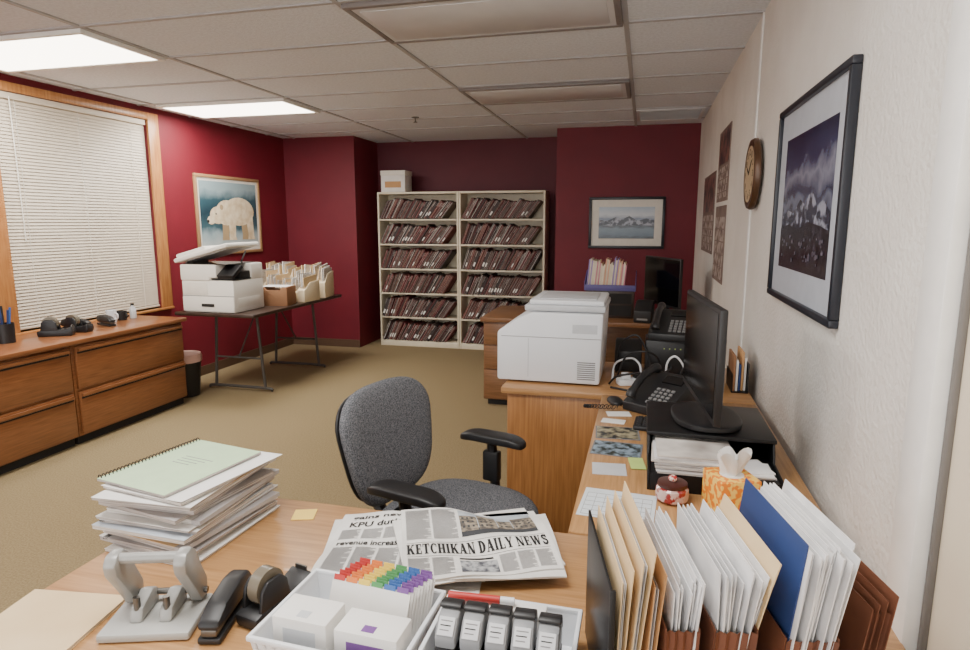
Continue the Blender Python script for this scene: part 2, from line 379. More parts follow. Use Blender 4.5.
# ---------------------------------------------------------------- bookcases and files
SP=(1.83-.09)/6
def bookcase(xc,lab):
    t=thing('bookcase',lab,'bookcase',(xc,7.06,0)); wd=.499; d=.15
    for s in (-1,1):
        b=MB(); b.bx(s*wd-.022*(s>0),s*wd+.022*(s<0),-d,d,0,1.83,creamm,.003); b.build('side_panel',t)
    b=MB(); b.bx(-wd+.022,wd-.022,-d,d,1.805,1.83,creamm,.003); b.build('top_panel',t)
    b=MB(); b.bx(-wd+.022,wd-.022,d-.012,d,.0,1.805,creamm); b.build('back_panel',t)
    for k in range(6):
        z=.07+SP*k; b=MB(); b.bx(-wd+.0225,wd-.0225,-d+.002,d-.013,z-.02 if k else 0,z,creamm,.002); b.build('shelf',t)
BC=((-2.575,'left'),(-1.573,'right'))
bookcase(BC[0][0],'cream metal bookcase full of file folders, left of the pair')
bookcase(BC[1][0],'cream metal bookcase full of file folders, right of the pair')
variants=[]
NV=18
for v in range(NV):
    th=U(.020,.038); h=U(.235,.278); d=.24; nl=1+v%3; lw=th/nl
    b=MB()
    for q in range(nl):
        x0=-th+lw*q; m=fold_m[(v*3+q*2)%7]; hh=h-U(0,.026)
        b.bx(x0,x0+lw*.42,-d/2-U(0,.008),d/2,0,hh,m); b.bx(x0+lw*.42,x0+lw*.62,-d/2+.001,d/2,.002,hh-.01,[foldedge,edge,fold_m[4],paper][(v+q)%4]); b.bx(x0+lw*.62,x0+lw,-d/2-U(0,.008),d/2,0,hh-.004,fold_m[(v*3+q*2+(v%2))%7])
    if v%3==0: b.bx(-th-.0004,-th+.0015,-d/2-.012,-d/2,h*.6,h*.85,paper)
    if v%5==1: b.bx(-th*.8,-th*.2,-d/2-.0095,-d/2-.0085,h*.15,h*.35,paper)
    o=b.build('file_folder'); variants.append((o,th,h))
rows=['bottom','second lowest','third lowest','third highest','second highest','top']
used=set()
for ci,(xc,side) in enumerate(BC):
    for k in range(6):
        z=.07+SP*k+.0008; th1=R(U(18,28)); x=xc-.474; grp='file folders on the %s shelf of the %s bookcase'%(rows[k],side)
        while True:
            i=random.randrange(NV); o,tk,h=variants[i]
            nth=min(R(39),th1+R(random.choice((0,0,.3,1.0,2.0))))
            if h*math.cos(nth)+tk*math.sin(nth)>SP-.024:
                if random.random()<.5: th1=min(R(39),th1+R(.4))
                continue
            x+=tk/math.cos(nth)+U(.001,.002)
            if x+h*math.sin(nth)>xc+.475: break
            th1=nth
            if i in used: q=o.copy(); C.objects.link(q)
            else: q=o; used.add(i)
            q.location=(x,7.03+U(-.018,.008),z); q.rotation_euler=(0,th1,0)
            tag(q,'worn reddish file folder leaning on the %s shelf of the %s cream bookcase'%(rows[k],side),'file folder',grp)
for i,(o,tk,h) in enumerate(variants):
    if i not in used: bpy.data.objects.remove(o)
t=thing('storage_box','white cardboard storage box on top of the bookcases','box',(-2.87,7.02,1.831))
b=MB(); b.bx(-.15,.15,-.11,.11,0,.19,paper,.004); b.build('body',t)
b=MB(); b.bx(-.155,.155,-.115,.115,.19,.245,offw,.004); b.build('lid',t)
b=MB(); b.bx(-.1,.1,-.1125,-.1105,.05,.12,tan); b.build('printed_panel',t)

# ---------------------------------------------------------------- framed pictures
def picture(label,loc,rotz,w,h,fw,fm,mw,mm,art):
    t=thing('framed_picture',label,'picture',loc,rotz)
    b=MB()
    for s in (-1,1):
        b.bx(-w/2,w/2,-.026,-.001,s*h/2-fw*(s>0),s*h/2+fw*(s<0),fm,.004); b.bx(s*w/2-fw*(s>0),s*w/2+fw*(s<0),-.026,-.001,-h/2+fw,h/2-fw,fm,.004)
    b.build('frame',t)
    b=MB(); b.bx(-w/2+fw,w/2-fw,-.012,-.002,-h/2+fw,h/2-fw,mm); b.build('mount',t)
    aw,ah=w-2*fw-2*mw,h-2*fw-2*mw
    b=MB(); art(b,aw,ah); b.build('print',t)
def P(b,pts,y,m,aw,ah): b.poly([((u-.5)*aw,y,(v-.5)*ah) for u,v in pts],m)
def ell(cx,cy,rx,ry,n=24,rot=0): return [(cx+rx*math.cos(a)*math.cos(rot)-ry*math.sin(a)*math.sin(rot),cy+rx*math.cos(a)*math.sin(rot)+ry*math.sin(a)*math.cos(rot)) for a in [2*PI*i/n for i in range(n)]]
full=[(0,0),(1,0),(1,1),(0,1)]
bearbg=grad('art_ice_sea',[(0,(196,204,204)),(.2,(150,170,176)),(.3,(64,94,104)),(.55,(40,64,76)),(.75,(56,88,100)),(.9,(150,172,178))],.62,6,.25)
bear=M('art_bear',(240,226,198),.4,c2=(214,192,154),scale=14); bearsh=M('art_bear_shade',(178,154,118),.4)
def art_bear(b,aw,ah):
    P(b,full,-.0125,bearbg,aw,ah)
    for (x,dx,m,y) in ((.42,-.02,bearsh,-.0129),(.74,.02,bearsh,-.0130),(.52,.0,bear,-.0140),(.84,.03,bear,-.0141)): P(b,[(x-.06,.5),(x+.07,.5),(x+.055+dx,.18),(x+.075+dx,.12),(x-.065+dx,.12),(x-.055+dx,.2)],y,m,aw,ah)
    P(b,ell(.66,.56,.28,.22),-.0133,bear,aw,ah); P(b,ell(.44,.54,.2,.19,rot=.5),-.0136,bear,aw,ah)
    P(b,ell(.28,.5,.13,.13,rot=.3),-.0144,bear,aw,ah); P(b,ell(.17,.43,.07,.065,rot=.5),-.0146,bear,aw,ah)
    P(b,ell(.35,.62,.03,.04),-.0148,bearsh,aw,ah); P(b,ell(.115,.41,.02,.024),-.015,ink,aw,ah); P(b,ell(.25,.52,.012,.014),-.015,ink,aw,ah)
gold=M('frame_wood',(168,132,94),.4)
picture('white bear print in a wood frame on the red wall by the window',(XL,5.63,1.55),R(90),1.02,.78,.03,gold,.03,offw,art_bear)
mtn=grad('art_mountains',[(0,(16,18,24)),(.16,(44,42,50)),(.24,(24,27,36)),(.38,(46,50,66)),(.5,(112,118,138)),(.56,(56,62,86)),(.7,(136,140,158)),(.8,(60,64,94)),(1,(34,37,64))],.44,9,.42)
peak=M('art_peak',(158,162,178),.25,c2=(40,46,64),scale=26,lo=.47,hi=.6); town=M('art_town',(74,70,84),.25,c2=(16,18,26),scale=50,lo=.48,hi=.72)
house=M('art_house',(112,108,122),.3,c2=(70,64,78),scale=60)
def art_mtn(b,aw,ah):
    P(b,full,-.0125,mtn,aw,ah)
    P(b,[(.02,.33),(.98,.3),(.98,.42),(.86,.5),(.76,.46),(.64,.58),(.52,.48),(.42,.52),(.28,.42),(.15,.45),(.02,.4)],-.0129,peak,aw,ah)
    P(b,[(0,0),(1,0),(1,.3),(.85,.33),(.6,.36),(.4,.3),(.2,.34),(0,.31)],-.0133,town,aw,ah)
    rr=random.Random(3)
    for k in range(34):
        x=rr.uniform(.06,.94); y=rr.uniform(.05,.24); s=rr.uniform(.008,.018); P(b,[(x-s,y),(x+s,y),(x+s,y+s*1.2),(x,y+s*2),(x-s,y+s*1.2)],-.0137-.00005*k,house,aw,ah)
matbl=M('grey_mount',(186,192,202),.6); frmk=M('dark_frame',(28,32,42),.35)
picture('large dark framed mountain photograph with wide pale mount on the white wall',(XR,2.20,1.545),R(-90),.86,.68,.022,frmk,.095,matbl,art_mtn)
sea=grad('art_inlet',[(0,(44,50,58)),(.12,(96,116,134)),(.3,(120,140,156)),(.4,(60,70,84)),(.5,(190,196,206)),(.6,(110,124,150)),(.75,(196,204,212)),(1,(150,168,190))],.34,12,.2,stretch=(1,1,3))
def art_sea(b,aw,ah):
    P(b,full,-.0125,sea,aw,ah)
    P(b,[(0,.42),(1,.42),(1,.58),(.85,.64),(.7,.56),(.55,.72),(.42,.6),(.3,.68),(.15,.56),(0,.6)],-.0131,peak,aw,ah)
picture('small mountain and water print with white mount on back red wall',(-.19,YB,1.475),0,.77,.53,.028,frmk,.075,offw,art_sea)

# clock
t=thing('wall_clock','round brown wall clock hanging high beside the mountain photograph','clock',(XR-.009,3.17,1.70),R(-90))
rx=Matrix.Rotation(PI/2,4,'X')
clk=M('clock_wood',(92,64,42),.35,metal=.2,c2=(68,46,30),scale=8); clf=M('clock_face',(200,178,142),.4)
b=MB(); b.lathe([(0,.0),(.15,.0),(.162,.008),(.162,.02),(.155,.032),(.138,.034),(.130,.031),(.0,.031)],clk,40,rx); b.build('rim',t)
b=MB(); b.lathe([(0,.0312),(.128,.0312),(.128,.0325),(0,.0325)],clf,40,rx)
for k in range(12):
    a=PI/2-k*PI/6; s=str(k if k else 12); b.text(s,.017*len(s),.03,ink,XZ((.100*math.cos(a)-.0085*len(s),-.033,.100*math.sin(a)-.015)),bold=.03)
b.build('face',t)
for a,l in ((R(150),.06),(R(40),.09)):
    b=MB(); b.box((l/2*math.cos(a),-.0345-.0012*(l>.07),l/2*math.sin(a)),(l,.001,.009),ink,rot=(0,-a,0)); b.build('hand',t)
# wall calendars
pinkp=M('calendar_photo',(136,96,88),.5,c2=(60,50,58),scale=9,lo=.42,hi=.58); cal=M('calendar_paper',(140,124,116),.7,c2=(122,104,98),scale=6); calp=M('calendar_cell',(190,178,170),.7,c2=(112,92,86),scale=16,lo=.4,hi=.6)
def calendar(label,y0,y1,z0,z1,photo):
    t=thing('wall_calendar',label,'calendar',(XR,(y0+y1)/2,(z0+z1)/2),R(-90)); w=y1-y0; h=z1-z0
    b=MB(); b.bx(-w/2,w/2,-.006,-.001,-h/2,h/2,cal); b.build('sheet',t)
    b=MB()
    if photo: b.bx(-w/2+.02,w/2-.02,-.0072,-.0062,h*.02,h/2-.02,pinkp)
    top=0 if photo else h/2-.06
    for i in range(7):
        for j in range(5):
            cw=(w-.04)/7; chh=(top-.03+h/2)/5; b.bx(-w/2+.02+cw*i+.004,-w/2+.02+cw*(i+1)-.004,-.0072,-.0062,-h/2+.02+chh*j+.004,-h/2+.02+chh*(j+1)-.004,calp)
    b.build('printed_grid',t)
calendar('upper wall calendar with reddish picture, hung above another calendar',4.25,4.85,1.62,2.10,True)
calendar('lower wall calendar with plain date grid, hung under the reddish one',4.27,4.84,1.08,1.59,False)
calendar('brownish wall calendar hanging deeper in the corner than the other two',5.0,5.9,1.24,1.86,True)

# ---------------------------------------------------------------- folding table, copier, clutter
TT=.735
t=thing('folding_table','brown folding table on dark metal legs against the red wall','table',(-3.44,5.14,0))
b=MB(); b.bx(-.38,.38,-.77,.77,TT-.03,TT,brownlam,.008); b.build('tabletop',t)
for s in (-1,1):
    b=MB(); y=s*.47
    for x in (-.25,.25): b.cyl((x,y,.03),(x*.8,y,TT-.031),.013,tableg,seg=10)
    b.tube(crv([(-.32,y,.02),(-.25,y,.035),(.25,y,.035),(.32,y,.02)],5),.013,tableg); b.tube([(-.22,y,.3),(.22,y,.3)],.009,tableg); b.tube([(0,y,.3),(0,y*.35,TT-.035)],.007,tableg)
    b.build('leg_frame',t)
t=thing('copier','white desktop copier with lid tilted open on the folding table','copier',(-3.50,4.60,TT+.001),0)
b=MB(); b.bx(-.25,.25,-.2,.22,0,.27,copw,.014); b.prism([(-.25,.265),(.03,.265),(.03,.29),(.10,.29),(.10,.40),(-.25,.40)],.43,copw,XZ((0,.22,0)),.014); b.bx(-.25,.25,.05,.22,.26,.40,copw,.014)
b.bx(-.245,.245,-.2035,-.199,.012,.13,copw,.002); b.bx(-.06,.06,-.212,-.2035,.05,.075,dark,.003); b.bx(-.235,.0,-.204,-.199,.15,.25,offw,.002); b.bx(-.25,.25,-.202,-.1995,.137,.142,inkg)
b.bx(.2495,.2515,-.15,.15,.04,.12,offw,.0005); b.build('body',t)
b=MB(); b.bx(.04,.248,-.19,.05,.271,.279,dark); b.build('output_slot',t)
b=MB(); b.box((.175,-.13,.34),(.15,.16,.035),black,rot=(R(32),0,0),bev=.005); b.bx(.11,.24,-.09,.045,.28,.34,black,.004); b.build('control_panel',t)
b=MB(); b.box((-.025,.0,.402),(.44,.38,.004),gloss); b.build('scanner_glass',t)
lx=Matrix.Translation((-.27,0,.408))@Matrix.Rotation(R(-15),4,'Y')
b=MB(); b.box((.25,.0,.022),(.54,.44,.036),copw,bev=.012,Mx=lx); b.box((.14,.0,.056),(.30,.38,.036),copw,bev=.012,Mx=lx); b.box((.27,0,-.0005),(.40,.34,.006),lgrey,Mx=lx); b.build('lid',t)
b=MB(); b.bx(-.265,-.245,-.12,.15,.38,.42,grey,.004); b.build('hinge',t)
b=MB(); b.cyl((.05,.19,.39),(.11,.19,.50),.007,grey,seg=8); b.build('lid_stay',t)
b=MB(); b.prism([(-.13,0),(.13,0),(.13,.17),(.09,.17),(.06,.14),(-.06,.14),(-.09,.17),(-.13,.17)],.2,cardboard,XZ((0,.1,0)),.003); b.bx(-.12,.12,-.085,.085,.17,.173,paper)
tag(b.build('carton',None,(-3.23,5.0,TT+.001),R(8)),'open brown cardboard carton beside the copier on the folding table','box')
beige=M('beige_file_box',(224,208,176),.6)
def magfile(x,y,rz,label,hh,grp,wm=offw):
    b=MB(); b.prism([(-.13,0),(.13,0),(.13,hh*.85),(-.02,hh*.8),(-.13,hh*.5)],.08,wm,YZ((-.04,0,0)),.003)
    for k in range(5): b.box((-.028+.013*k,U(-.012,.01),hh*.70+U(-.02,.05)),(.008,.22,hh*.55),[edge,manila,paper,edge,manila][(k+int(x*100))%5],rot=(R(U(-9,9)),R(U(-4,4)),0))
    tag(b.build('magazine_holder',None,(x,y,TT+.001),rz),label,'holder',grp)
for i in range(7): magfile(-3.74+.105*i,5.74-.012*i,R(8+U(-3,3)),'white upright paper holder in the row at the far table end',.29+U(-.05,.03),'paper holders at the table end',offw if i%2 else beige)
for i in range(4): magfile(-3.78+.095*i,5.37,R(4),'cream low file box in the row behind the copier',.25,'cream file boxes behind the copier',beige)
for i in range(4): magfile(-3.39+.096*i,5.35-.01*i,R(-4+U(-2,2)),'cream low file box between carton and far holders',.20+U(-.03,.03),'cream file boxes behind the carton',beige)
t=thing('waste_bin','black waste bin with pale liner beside the low wooden cabinets','bin',(-3.80,4.42,0))
b=MB(); b.lathe([(0,0),(.105,0),(.135,.36),(.128,.36),(.1,.012),(0,.012)],black,28); b.build('bucket',t)
pinkl=M('bin_liner',(206,168,156),.4)
b=MB(); b.lathe([(.138,.3),(.141,.345),(.134,.368),(.124,.362),(.118,.3)],pinkl,28); b.build('liner',t)

# ---------------------------------------------------------------- office chair
def chair(label,loc,rotz,fab):
    t=thing('office_chair',label,'chair',loc,rotz)
    b=MB(); b.sup(.255,.255,.05,.5,.7,fab,lambda p:Vector((p.x,p.y,p.z-.09*max(0,p.y-.1))),Matrix.Translation((0,.035,.47))); b.build('seat',t)
    b=MB(); b.sup(.235,.225,.02,.4,.7,black,None,Matrix.Translation((0,.02,.415))); b.build('seat_shell',t)
    sh=lambda off:(lambda p:Vector((p.x*(.78+.22*min(1,(p.z+.24)/.34)),p.y+.5*p.x*p.x+off,p.z)))
    Mx=Matrix.Translation((0,-.275,.70))@Matrix.Rotation(R(9),4,'X')
    b=MB(); b.sup(.255,.04,.215,.62,.75,fab,sh(0),Mx); b.build('backrest',t)
    b=MB(); b.sup(.24,.02,.20,.58,.75,black,sh(-.035),Mx); b.build('back_shell',t)
    b=MB(); b.tube(crv([(0,-.02,.40),(0,-.2,.395),(0,-.31,.43),(0,-.345,.55),(0,-.345,.70)],6),.022,black); b.build('back_bracket',t)
    for s in (-1,1):
        b=MB(); b.tube(crv([(s*.16,.03,.405),(s*.255,.03,.41),(s*.278,.03,.45),(s*.28,.02,.56),(s*.28,.01,.655)],6),.019,black,10)
        b.bx(s*.28-.02,s*.28+.02,-.02,.045,.5,.62,black,.008); b.build('arm_post',t)
        b=MB(); b.sup(.042,.135,.018,.5,.55,black,lambda p:Vector((p.x,p.y,p.z-.6*max(0,abs(p.y)-.06)**2*4)),Matrix.Translation((s*.28,.015,.672))); b.build('arm_pad',t)
    b=MB(); b.cyl((0,0,.12),(0,0,.28),.028,black); b.cyl((0,0,.28),(0,0,.40),.016,steel); b.build('gas_column',t)
    b=MB()
    for k in range(5):
        a=2*PI*k/5+.3; b.tube([(0,0,.12),(.15*math.cos(a),.15*math.sin(a),.105),(.28*math.cos(a),.28*math.sin(a),.075)],[.03,.024,.016],black,10)
    b.build('star_base',t)
    for k in range(5):
        a=2*PI*k/5+.3; x,y=.28*math.cos(a),.28*math.sin(a); ux,uy=-math.sin(a),math.cos(a)
        b=MB(); b.cyl((x-ux*.022,y-uy*.022,.029),(x+ux*.022,y+uy*.022,.029),.028,black); b.cyl((x,y,.03),(x,y,.075),.008,steel,seg=8); b.build('caster',t)
chair('grey fabric office chair with black armrests behind the front desk',(-.615,1.93,0),R(-104.5),fabric)

# ---------------------------------------------------------------- monitors
def monitor(label,loc,rotz,w,h,z0):
    t=thing('monitor',label,'monitor',loc,rotz)
    b=MB(); b.box((0,0,z0+h/2),(w,.022,h),black,bev=.005); b.box((0,.022,z0+h*.45),(w*.6,.03,h*.55),black,bev=.012); b.build('casing',t)
    b=MB(); b.bx(-w/2+.012,w/2-.012,-.0125,-.0112,z0+.02,z0+h-.012,gloss); b.build('screen',t)
    b=MB(); b.bx(-.035,.035,.036,.056,.01,z0+h*.4,black,.006); b.build('neck',t)
    b=MB(); b.sup(.14,.10,.010,.3,.8,black,None,Matrix.Translation((0,.02,.011))); b.build('base',t)
    return t
RZ=.875
monitor('black flat monitor seen nearly edge on, standing on the black riser',(.185,1.96,RZ+.001),R(-84.3),.51,.32,.058)
monitor('black monitor on the far desk below the wall calendars',(.15,5.06,FD+.001),R(-64),.58,.38,.10)

# ---------------------------------------------------------------- white printer
t=thing('printer','big white multifunction printer standing on the oak cabinet','printer',(-.395,2.95,DT+.001),0)
b=MB(); b.prism([(-.245,0.008),(.225,0.008),(.235,.3),(.235,.33),(-.085,.33),(-.14,.305),(-.245,.235)],.43,whitep,XZ((0,.215,0)),.012)
b.bx(-.2,.2,-.18,.18,0,.01,dark); b.build('body',t)
b=MB(); b.bx(-.12,.243,-.205,.21,.3335,.362,lgrey,.008); b.bx(-.10,.235,-.19,.2,.362,.384,whitep,.008); b.build('scanner_lid',t)
b=MB(); b.bx(-.06,.2,-.16,.12,.385,.389,lgrey,.001); b.build('document_feeder',t)
b=MB()
for k in range(9): b.bx(.125,.205,-.2165,-.2145,.03+.0095*k,.0345+.0095*k,grey)
b.build('vent',t)
b=MB(); b.bx(-.225,.226,-.2162,-.2145,.215,.2175,grey); b.bx(-.1,-.097,-.2162,-.2145,.03,.21,lgrey); b.bx(.1,.21,-.2162,-.2145,.24,.28,lgrey); b.build('panel_seam',t)

# ---------------------------------------------------------------- on the return and cabinet
t=thing('monitor_riser','black riser with a shelf of papers, under the near monitor','riser',(0,0,DT+.0005))
b=MB(); b.bx(.03,.385,1.815,2.14,.112,.124,blackm,.003); b.build('top_plate',t)
for x in (.034,.375):
    b=MB(); b.prism([(1.68,0),(2.13,0),(2.13,.112),(1.82,.112),(1.80,.06),(1.68,.056)],.006,blackm,YZ((x,0,0)),.001); b.build('side_plate',t)
b=MB(); b.bx(.041,.374,1.68,2.12,.046,.05,blackm); b.bx(.041,.374,1.68,1.684,.0,.046,blackm); b.build('shelf',t)
b=MB(); b.bx(.041,.374,2.119,2.125,0,.112,blackm); b.build('back_plate',t)
b=MB()
for k in range(10): b.box((U(-.008,.008),U(-.008,.008),.002+.0052*k),(.205,.28,.005),edgev if k%3 else edge,rot=(0,0,U(-.04,.04)))
tag(b.build('paper_stack',None,(.155,1.825,DT+.051),R(1)),'white papers sticking out of the black riser shelf','papers')
b=MB()
for k in range(4): b.box((U(-.005,.005),U(-.005,.005),.002+.0042*k),(.09,.10,.004),edgev,rot=(0,0,U(-.2,.2)))
tag(b.build('note_pads',None,(.312,1.745,DT+.051),R(8)),'small pad of notes on the riser shelf right of the white papers','notepad')
tissb=M('tissue_box_print',(236,132,26),.5,c2=(250,206,96),scale=60,lo=.47,hi=.53,detail=1)
t=thing('tissue_box','orange patterned tissue box with white tissue pulled up','tissue box',(.238,1.595,DT+.001),R(20))
b=MB(); b.bx(-.052,.052,-.052,.052,0,.100,tissb,.003); b.lathe([(.030,.1001),(.030,.1008),(0,.1008)],paper,20); b.build('carton',t)
def tis(u,v):
    a=u*2*PI; z=.101+.055*v; r=(.02+.028*v*(1-.3*v))*(1+.3*math.sin(3*a+2*v)+.12*math.sin(7*a)); return (r*math.cos(a),r*math.sin(a)*.6,z+.010*math.sin(5*a)*v)
b=MB(); b.grid(tis,40,8,paper); b.build('tissue',t)
t=thing('candy_jar','small glass jar of red and white sweets with dark lid rim','jar',(.098,1.625,DT+.001))
jar=M('jar_sweets_glass',(206,176,168),.08,c2=(150,44,44),scale=46,lo=.46,hi=.54,coat=.5)
b=MB(); b.lathe([(0,0),(.032,0),(.042,.008),(.044,.022),(.042,.036),(.036,.042),(0,.042)],jar,28); b.build('bowl',t)
b=MB(); b.lathe([(.0,.0425),(.038,.0425),(.039,.046),(.038,.052),(.030,.054),(0,.055)],M('jar_lid',(70,34,30),.3),28); b.build('lid',t)
candy=M('candy',(230,210,200),.3,c2=(180,40,40),scale=60,lo=.48,hi=.52)
b=MB(); b.sup(.012,.012,.009,1,1,candy,None,Matrix.Translation((0,0,.062)),14,8); b.build('lid_knob',t)
def phone(label,loc,rz):
    t=thing('desk_phone',label,'telephone',loc,rz)
    b=MB(); b.prism([(-.11,0),(.11,0),(.11,.125),(.09,.13),(-.11,.035)],.2,black,YZ((-.1,0,0)),.006); b.build('base',t)
    sl=math.atan2(.095,.2); Mp=Matrix.Translation((0,-.01,.0845))@Matrix.Rotation(sl,4,'X')
    b=MB()
    for r in range(5):
        for c in range(4): b.box((.021*c,-.085+.021*r,.001),(.014,.011,.006),grey,Mx=Mp)
    b.build('keypad',t)
    b=MB(); b.box((.03,.065,.001),(.085,.045,.006),gloss,Mx=Mp); b.build('display',t)
    b=MB(); b.tube([Mp@Vector(p) for p in crv([(-.065,-.1,.018),(-.065,-.08,.03),(-.065,0,.045),(-.065,.08,.03),(-.065,.1,.018)],5)],[.02]*4+[.019]*2+[.015]*9+[.019]*2+[.02]*4,black,12); b.build('handset',t)
    return t
t=phone('black desk telephone on the return with handset and coiled cord',(.085,2.46,DT+.001),R(-34))
b=MB(); hel=[]
for i in range(140):
    u=i/139; q=Vector((-.1-.10*math.sin(u*PI),-.12-.1*math.sin(u*PI*.9),.014)); hel.append(q+Vector((0,.006*math.cos(i*1.1),.006*math.sin(i*1.1))))
b.tube(hel,.0018,black,6); b.build('cord',t)
t=thing('keyboard','black keyboard lying behind the black riser','keyboard',(.2,2.225,DT+.001),R(-4))
b=MB(); b.bx(-.21,.21,-.062,.062,0,.016,black,.005); b.build('case',t)
b=MB()
for r in range(5):
    for c in range(19): b.box((-.19+.021*c,-.045+.022*r,.018),(.017,.018,.006),black,bev=.0015,seg=1)
b.build('keys',t)
b=MB(); b.sup(.03,.05,.02,.8,.8,black,lambda p:Vector((p.x,p.y,max(p.z,0)))) ; tag(b.build('computer_mouse',None,(-.09,2.52,DT+.001),R(20)),'black computer mouse at the corner of the desk return','mouse')
pc1=M('postcard_a',(168,160,130),.35,c2=(42,46,50),scale=30,lo=.4,hi=.6); pc2=M('postcard_b',(140,160,176),.35,c2=(44,50,44),scale=34,lo=.4,hi=.6)
def flat(name,label,cat,x,y,z,w,d,m,rz,group=None,extra=None):
    b=MB(); b.bx(-w/2,w/2,-d/2,d/2,0,.0012,m)
    if extra: extra(b,w,d)
    return tag(b.build(name,None,(x,y,z),rz),label,cat,group)
bord=lambda mm:(lambda b,w,d:b.bx(-w/2+.005,w/2-.005,-d/2+.005,d/2-.005,.0012,.0016,mm))
flat('photo_print','dark photo print lying on the return, farther from the planner','photo',-.065,2.135,DT+.0005,.15,.13,inkg,R(4),None,bord(pc1))
flat('photo_print','bluish photo print lying on the return, nearer the planner','photo',-.06,1.975,DT+.0005,.16,.13,inkg,R(-3),None,bord(pc2))
flat('sticky_note','small green sticky note beside the black riser','note',.005,1.86,DT+.0025,.045,.09,greennote,R(8))
flat('index_card','white card lying on the return nearest the telephone','card',-.07,2.36,DT+.0005,.09,.06,paper,R(12))
flat('index_card','white card lying between the dark photo and another card','card',-.085,2.265,DT+.0005,.085,.05,paper,R(-6))
flat('index_card','pale card lying between bluish photo and calendar sheet','card',-.075,1.80,DT+.0005,.10,.09,lgrey,R(5))
def plan(b,w,d):
    for i in range(8): x=-w/2+.01+(w-.02)*i/7; b.bx(x-.0005,x+.0005,-d/2+.01,d/2-.03,.0012,.0015,inkg)
    for i in range(6): y=-d/2+.01+(d-.04)*i/5; b.bx(-w/2+.01,w/2-.01,y-.0005,y+.0005,.0012,.0016,inkg)
paleb=M('pale_blue_paper',(216,224,230),.7)
flat('calendar_sheet','pale calendar sheet lying on the return near the files','calendar',-.04,1.56,DT+.0005,.19,.17,paleb,R(-4),None,plan)
t=thing('power_strip','white power strip with plugs to the right of the printer','power strip',(.0,2.84,DT+.001),R(24))
b=MB(); b.bx(-.10,.10,-.028,.028,0,.03,whitep,.006); b.build('body',t)
for k in range(3):
    b=MB(); b.bx(-.08+.055*k,-.045+.055*k,-.018,.018,.03,.055,black if k%2 else whitep,.004); b.build('plug',t)
z=DT+.005
for pts,m,lab in (([(-.12,2.74,z),(-.04,2.70,z),(.04,2.69,z),(.1,2.72,z+.02),(.15,2.80,z+.05),(.16,2.84,z)],black,'black cable looping in front of the power strip'),
                  ([(.2,2.69,z),(.24,2.685,z+.04),(.28,2.69,z+.01),(.31,2.72,z),(.345,2.80,z+.02),(.32,2.88,z+.06)],black,'black cable curling beside the file holder'),
                  ([(-.12,2.88,z),(-.11,2.96,z+.06),(-.04,3.0,z+.08),(.0,2.97,z+.06),(.01,2.93,z+.02)],whitep,'white cable arching up beside the printer'),
                  ([(-.13,2.80,z),(-.1,2.77,z+.04),(-.05,2.75,z+.06),(.02,2.765,z+.065),(.09,2.79,z+.06),(.14,2.88,z+.07),(.12,2.96,z+.08)],black,'black cable draped over the plugs of the power strip'),
                  ([(-.10,2.93,z),(-.06,2.95,z+.10),(.02,2.93,z+.13),(.08,2.96,z+.10),(.10,2.98,z+.03)],black,'black cable arching higher than the white one'),
                  ([(.18,2.94,z),(.20,2.97,z+.05),(.24,2.96,z+.09),(.29,2.98,z+.06),(.30,2.94,z+.01)],black,'black cable bent upward before the black network box'),
                  ([(.12,2.91,z),(.125,2.90,z+.09),(.16,2.90,z+.12),(.20,2.90,z+.07),(.21,2.90,z+.01)],whitep,'thin white cable hooped between plugs and power adapter'),
                  ([(-.11,3.02,z),(-.09,3.025,z+.14),(-.02,3.02,z+.19),(.03,3.015,z+.12),(.06,3.0,z+.02)],black,'tallest black cable loop beside the back of the printer'),
                  ([(-.02,2.67,z),(.06,2.66,z),(.14,2.655,z),(.24,2.66,z),(.34,2.67,z)],whitep,'white cable lying along the front edge of the cabinet')):
    b=MB(); b.tube(crv(pts,10),.0048,m,8); tag(b.build('cable'),lab,'cable')
b=MB(); b.bx(-.05,.05,-.025,.025,0,.03,black,.006); b.bx(-.03,.03,-.0255,-.0245,.008,.02,inkg); tag(b.build('power_adapter',None,(.25,2.79,DT+.001),R(-20)),'black power adapter brick among the cables','adapter')
t=thing('network_box','black network box with lights between printer and wall','network box',(.17,3.12,DT+.001),R(0))
b=MB(); b.bx(-.145,.145,-.09,.09,0,.17,black,.006); b.build('case',t)
b=MB()
for k in range(5): b.bx(-.06+.025*k,-.055+.025*k,-.0912,-.0902,.13,.135,greennote)
b.build('indicator_lights',t)
p2=phone('black telephone standing on the black network box',(.15,3.12,DT+.172),R(-10))
t=thing('card_reader','low black box between the printer and the network box','device',(-.055,3.13,DT+.001),R(0))
b=MB(); b.prism([(-.06,0),(.06,0),(.06,.15),(.01,.15),(-.06,.10)],.13,black,YZ((-.065,0,0)),.008); b.build('case',t)
b=MB(); b.bx(-.04,.04,-.0615,-.0605,.05,.06,dark); b.build('slot',t)
t=thing('file_holder','upright holder with brown and blue booklets against the white wall','file holder',(.425,2.88,DT+.001),R(0))
b=MB(); b.bx(-.034,.034,-.09,.09,0,.004,blackm); b.bx(-.034,-.031,-.09,.09,.004,.08,blackm); b.bx(.031,.034,-.09,.09,.004,.13,blackm); b.build('holder',t)
for k,(m,h) in enumerate(((cardboard,.16),(paper,.14),(blue,.12),(tan,.175),(paper,.15))):
    b=MB(); b.bx(-.0295+.0118*k,-.0205+.0118*k,-.085+.006*k,.085,.0045,h,m,.001); tag(b.build('booklet',None,(.425,2.88,DT+.0015)),['brown booklet, tallest but one in the upright holder','thin white booklet second in the upright holder','blue booklet in the upright holder by the wall','tan booklet standing tallest in the upright holder','white booklet nearest the wall in the upright holder'][k],'booklet')

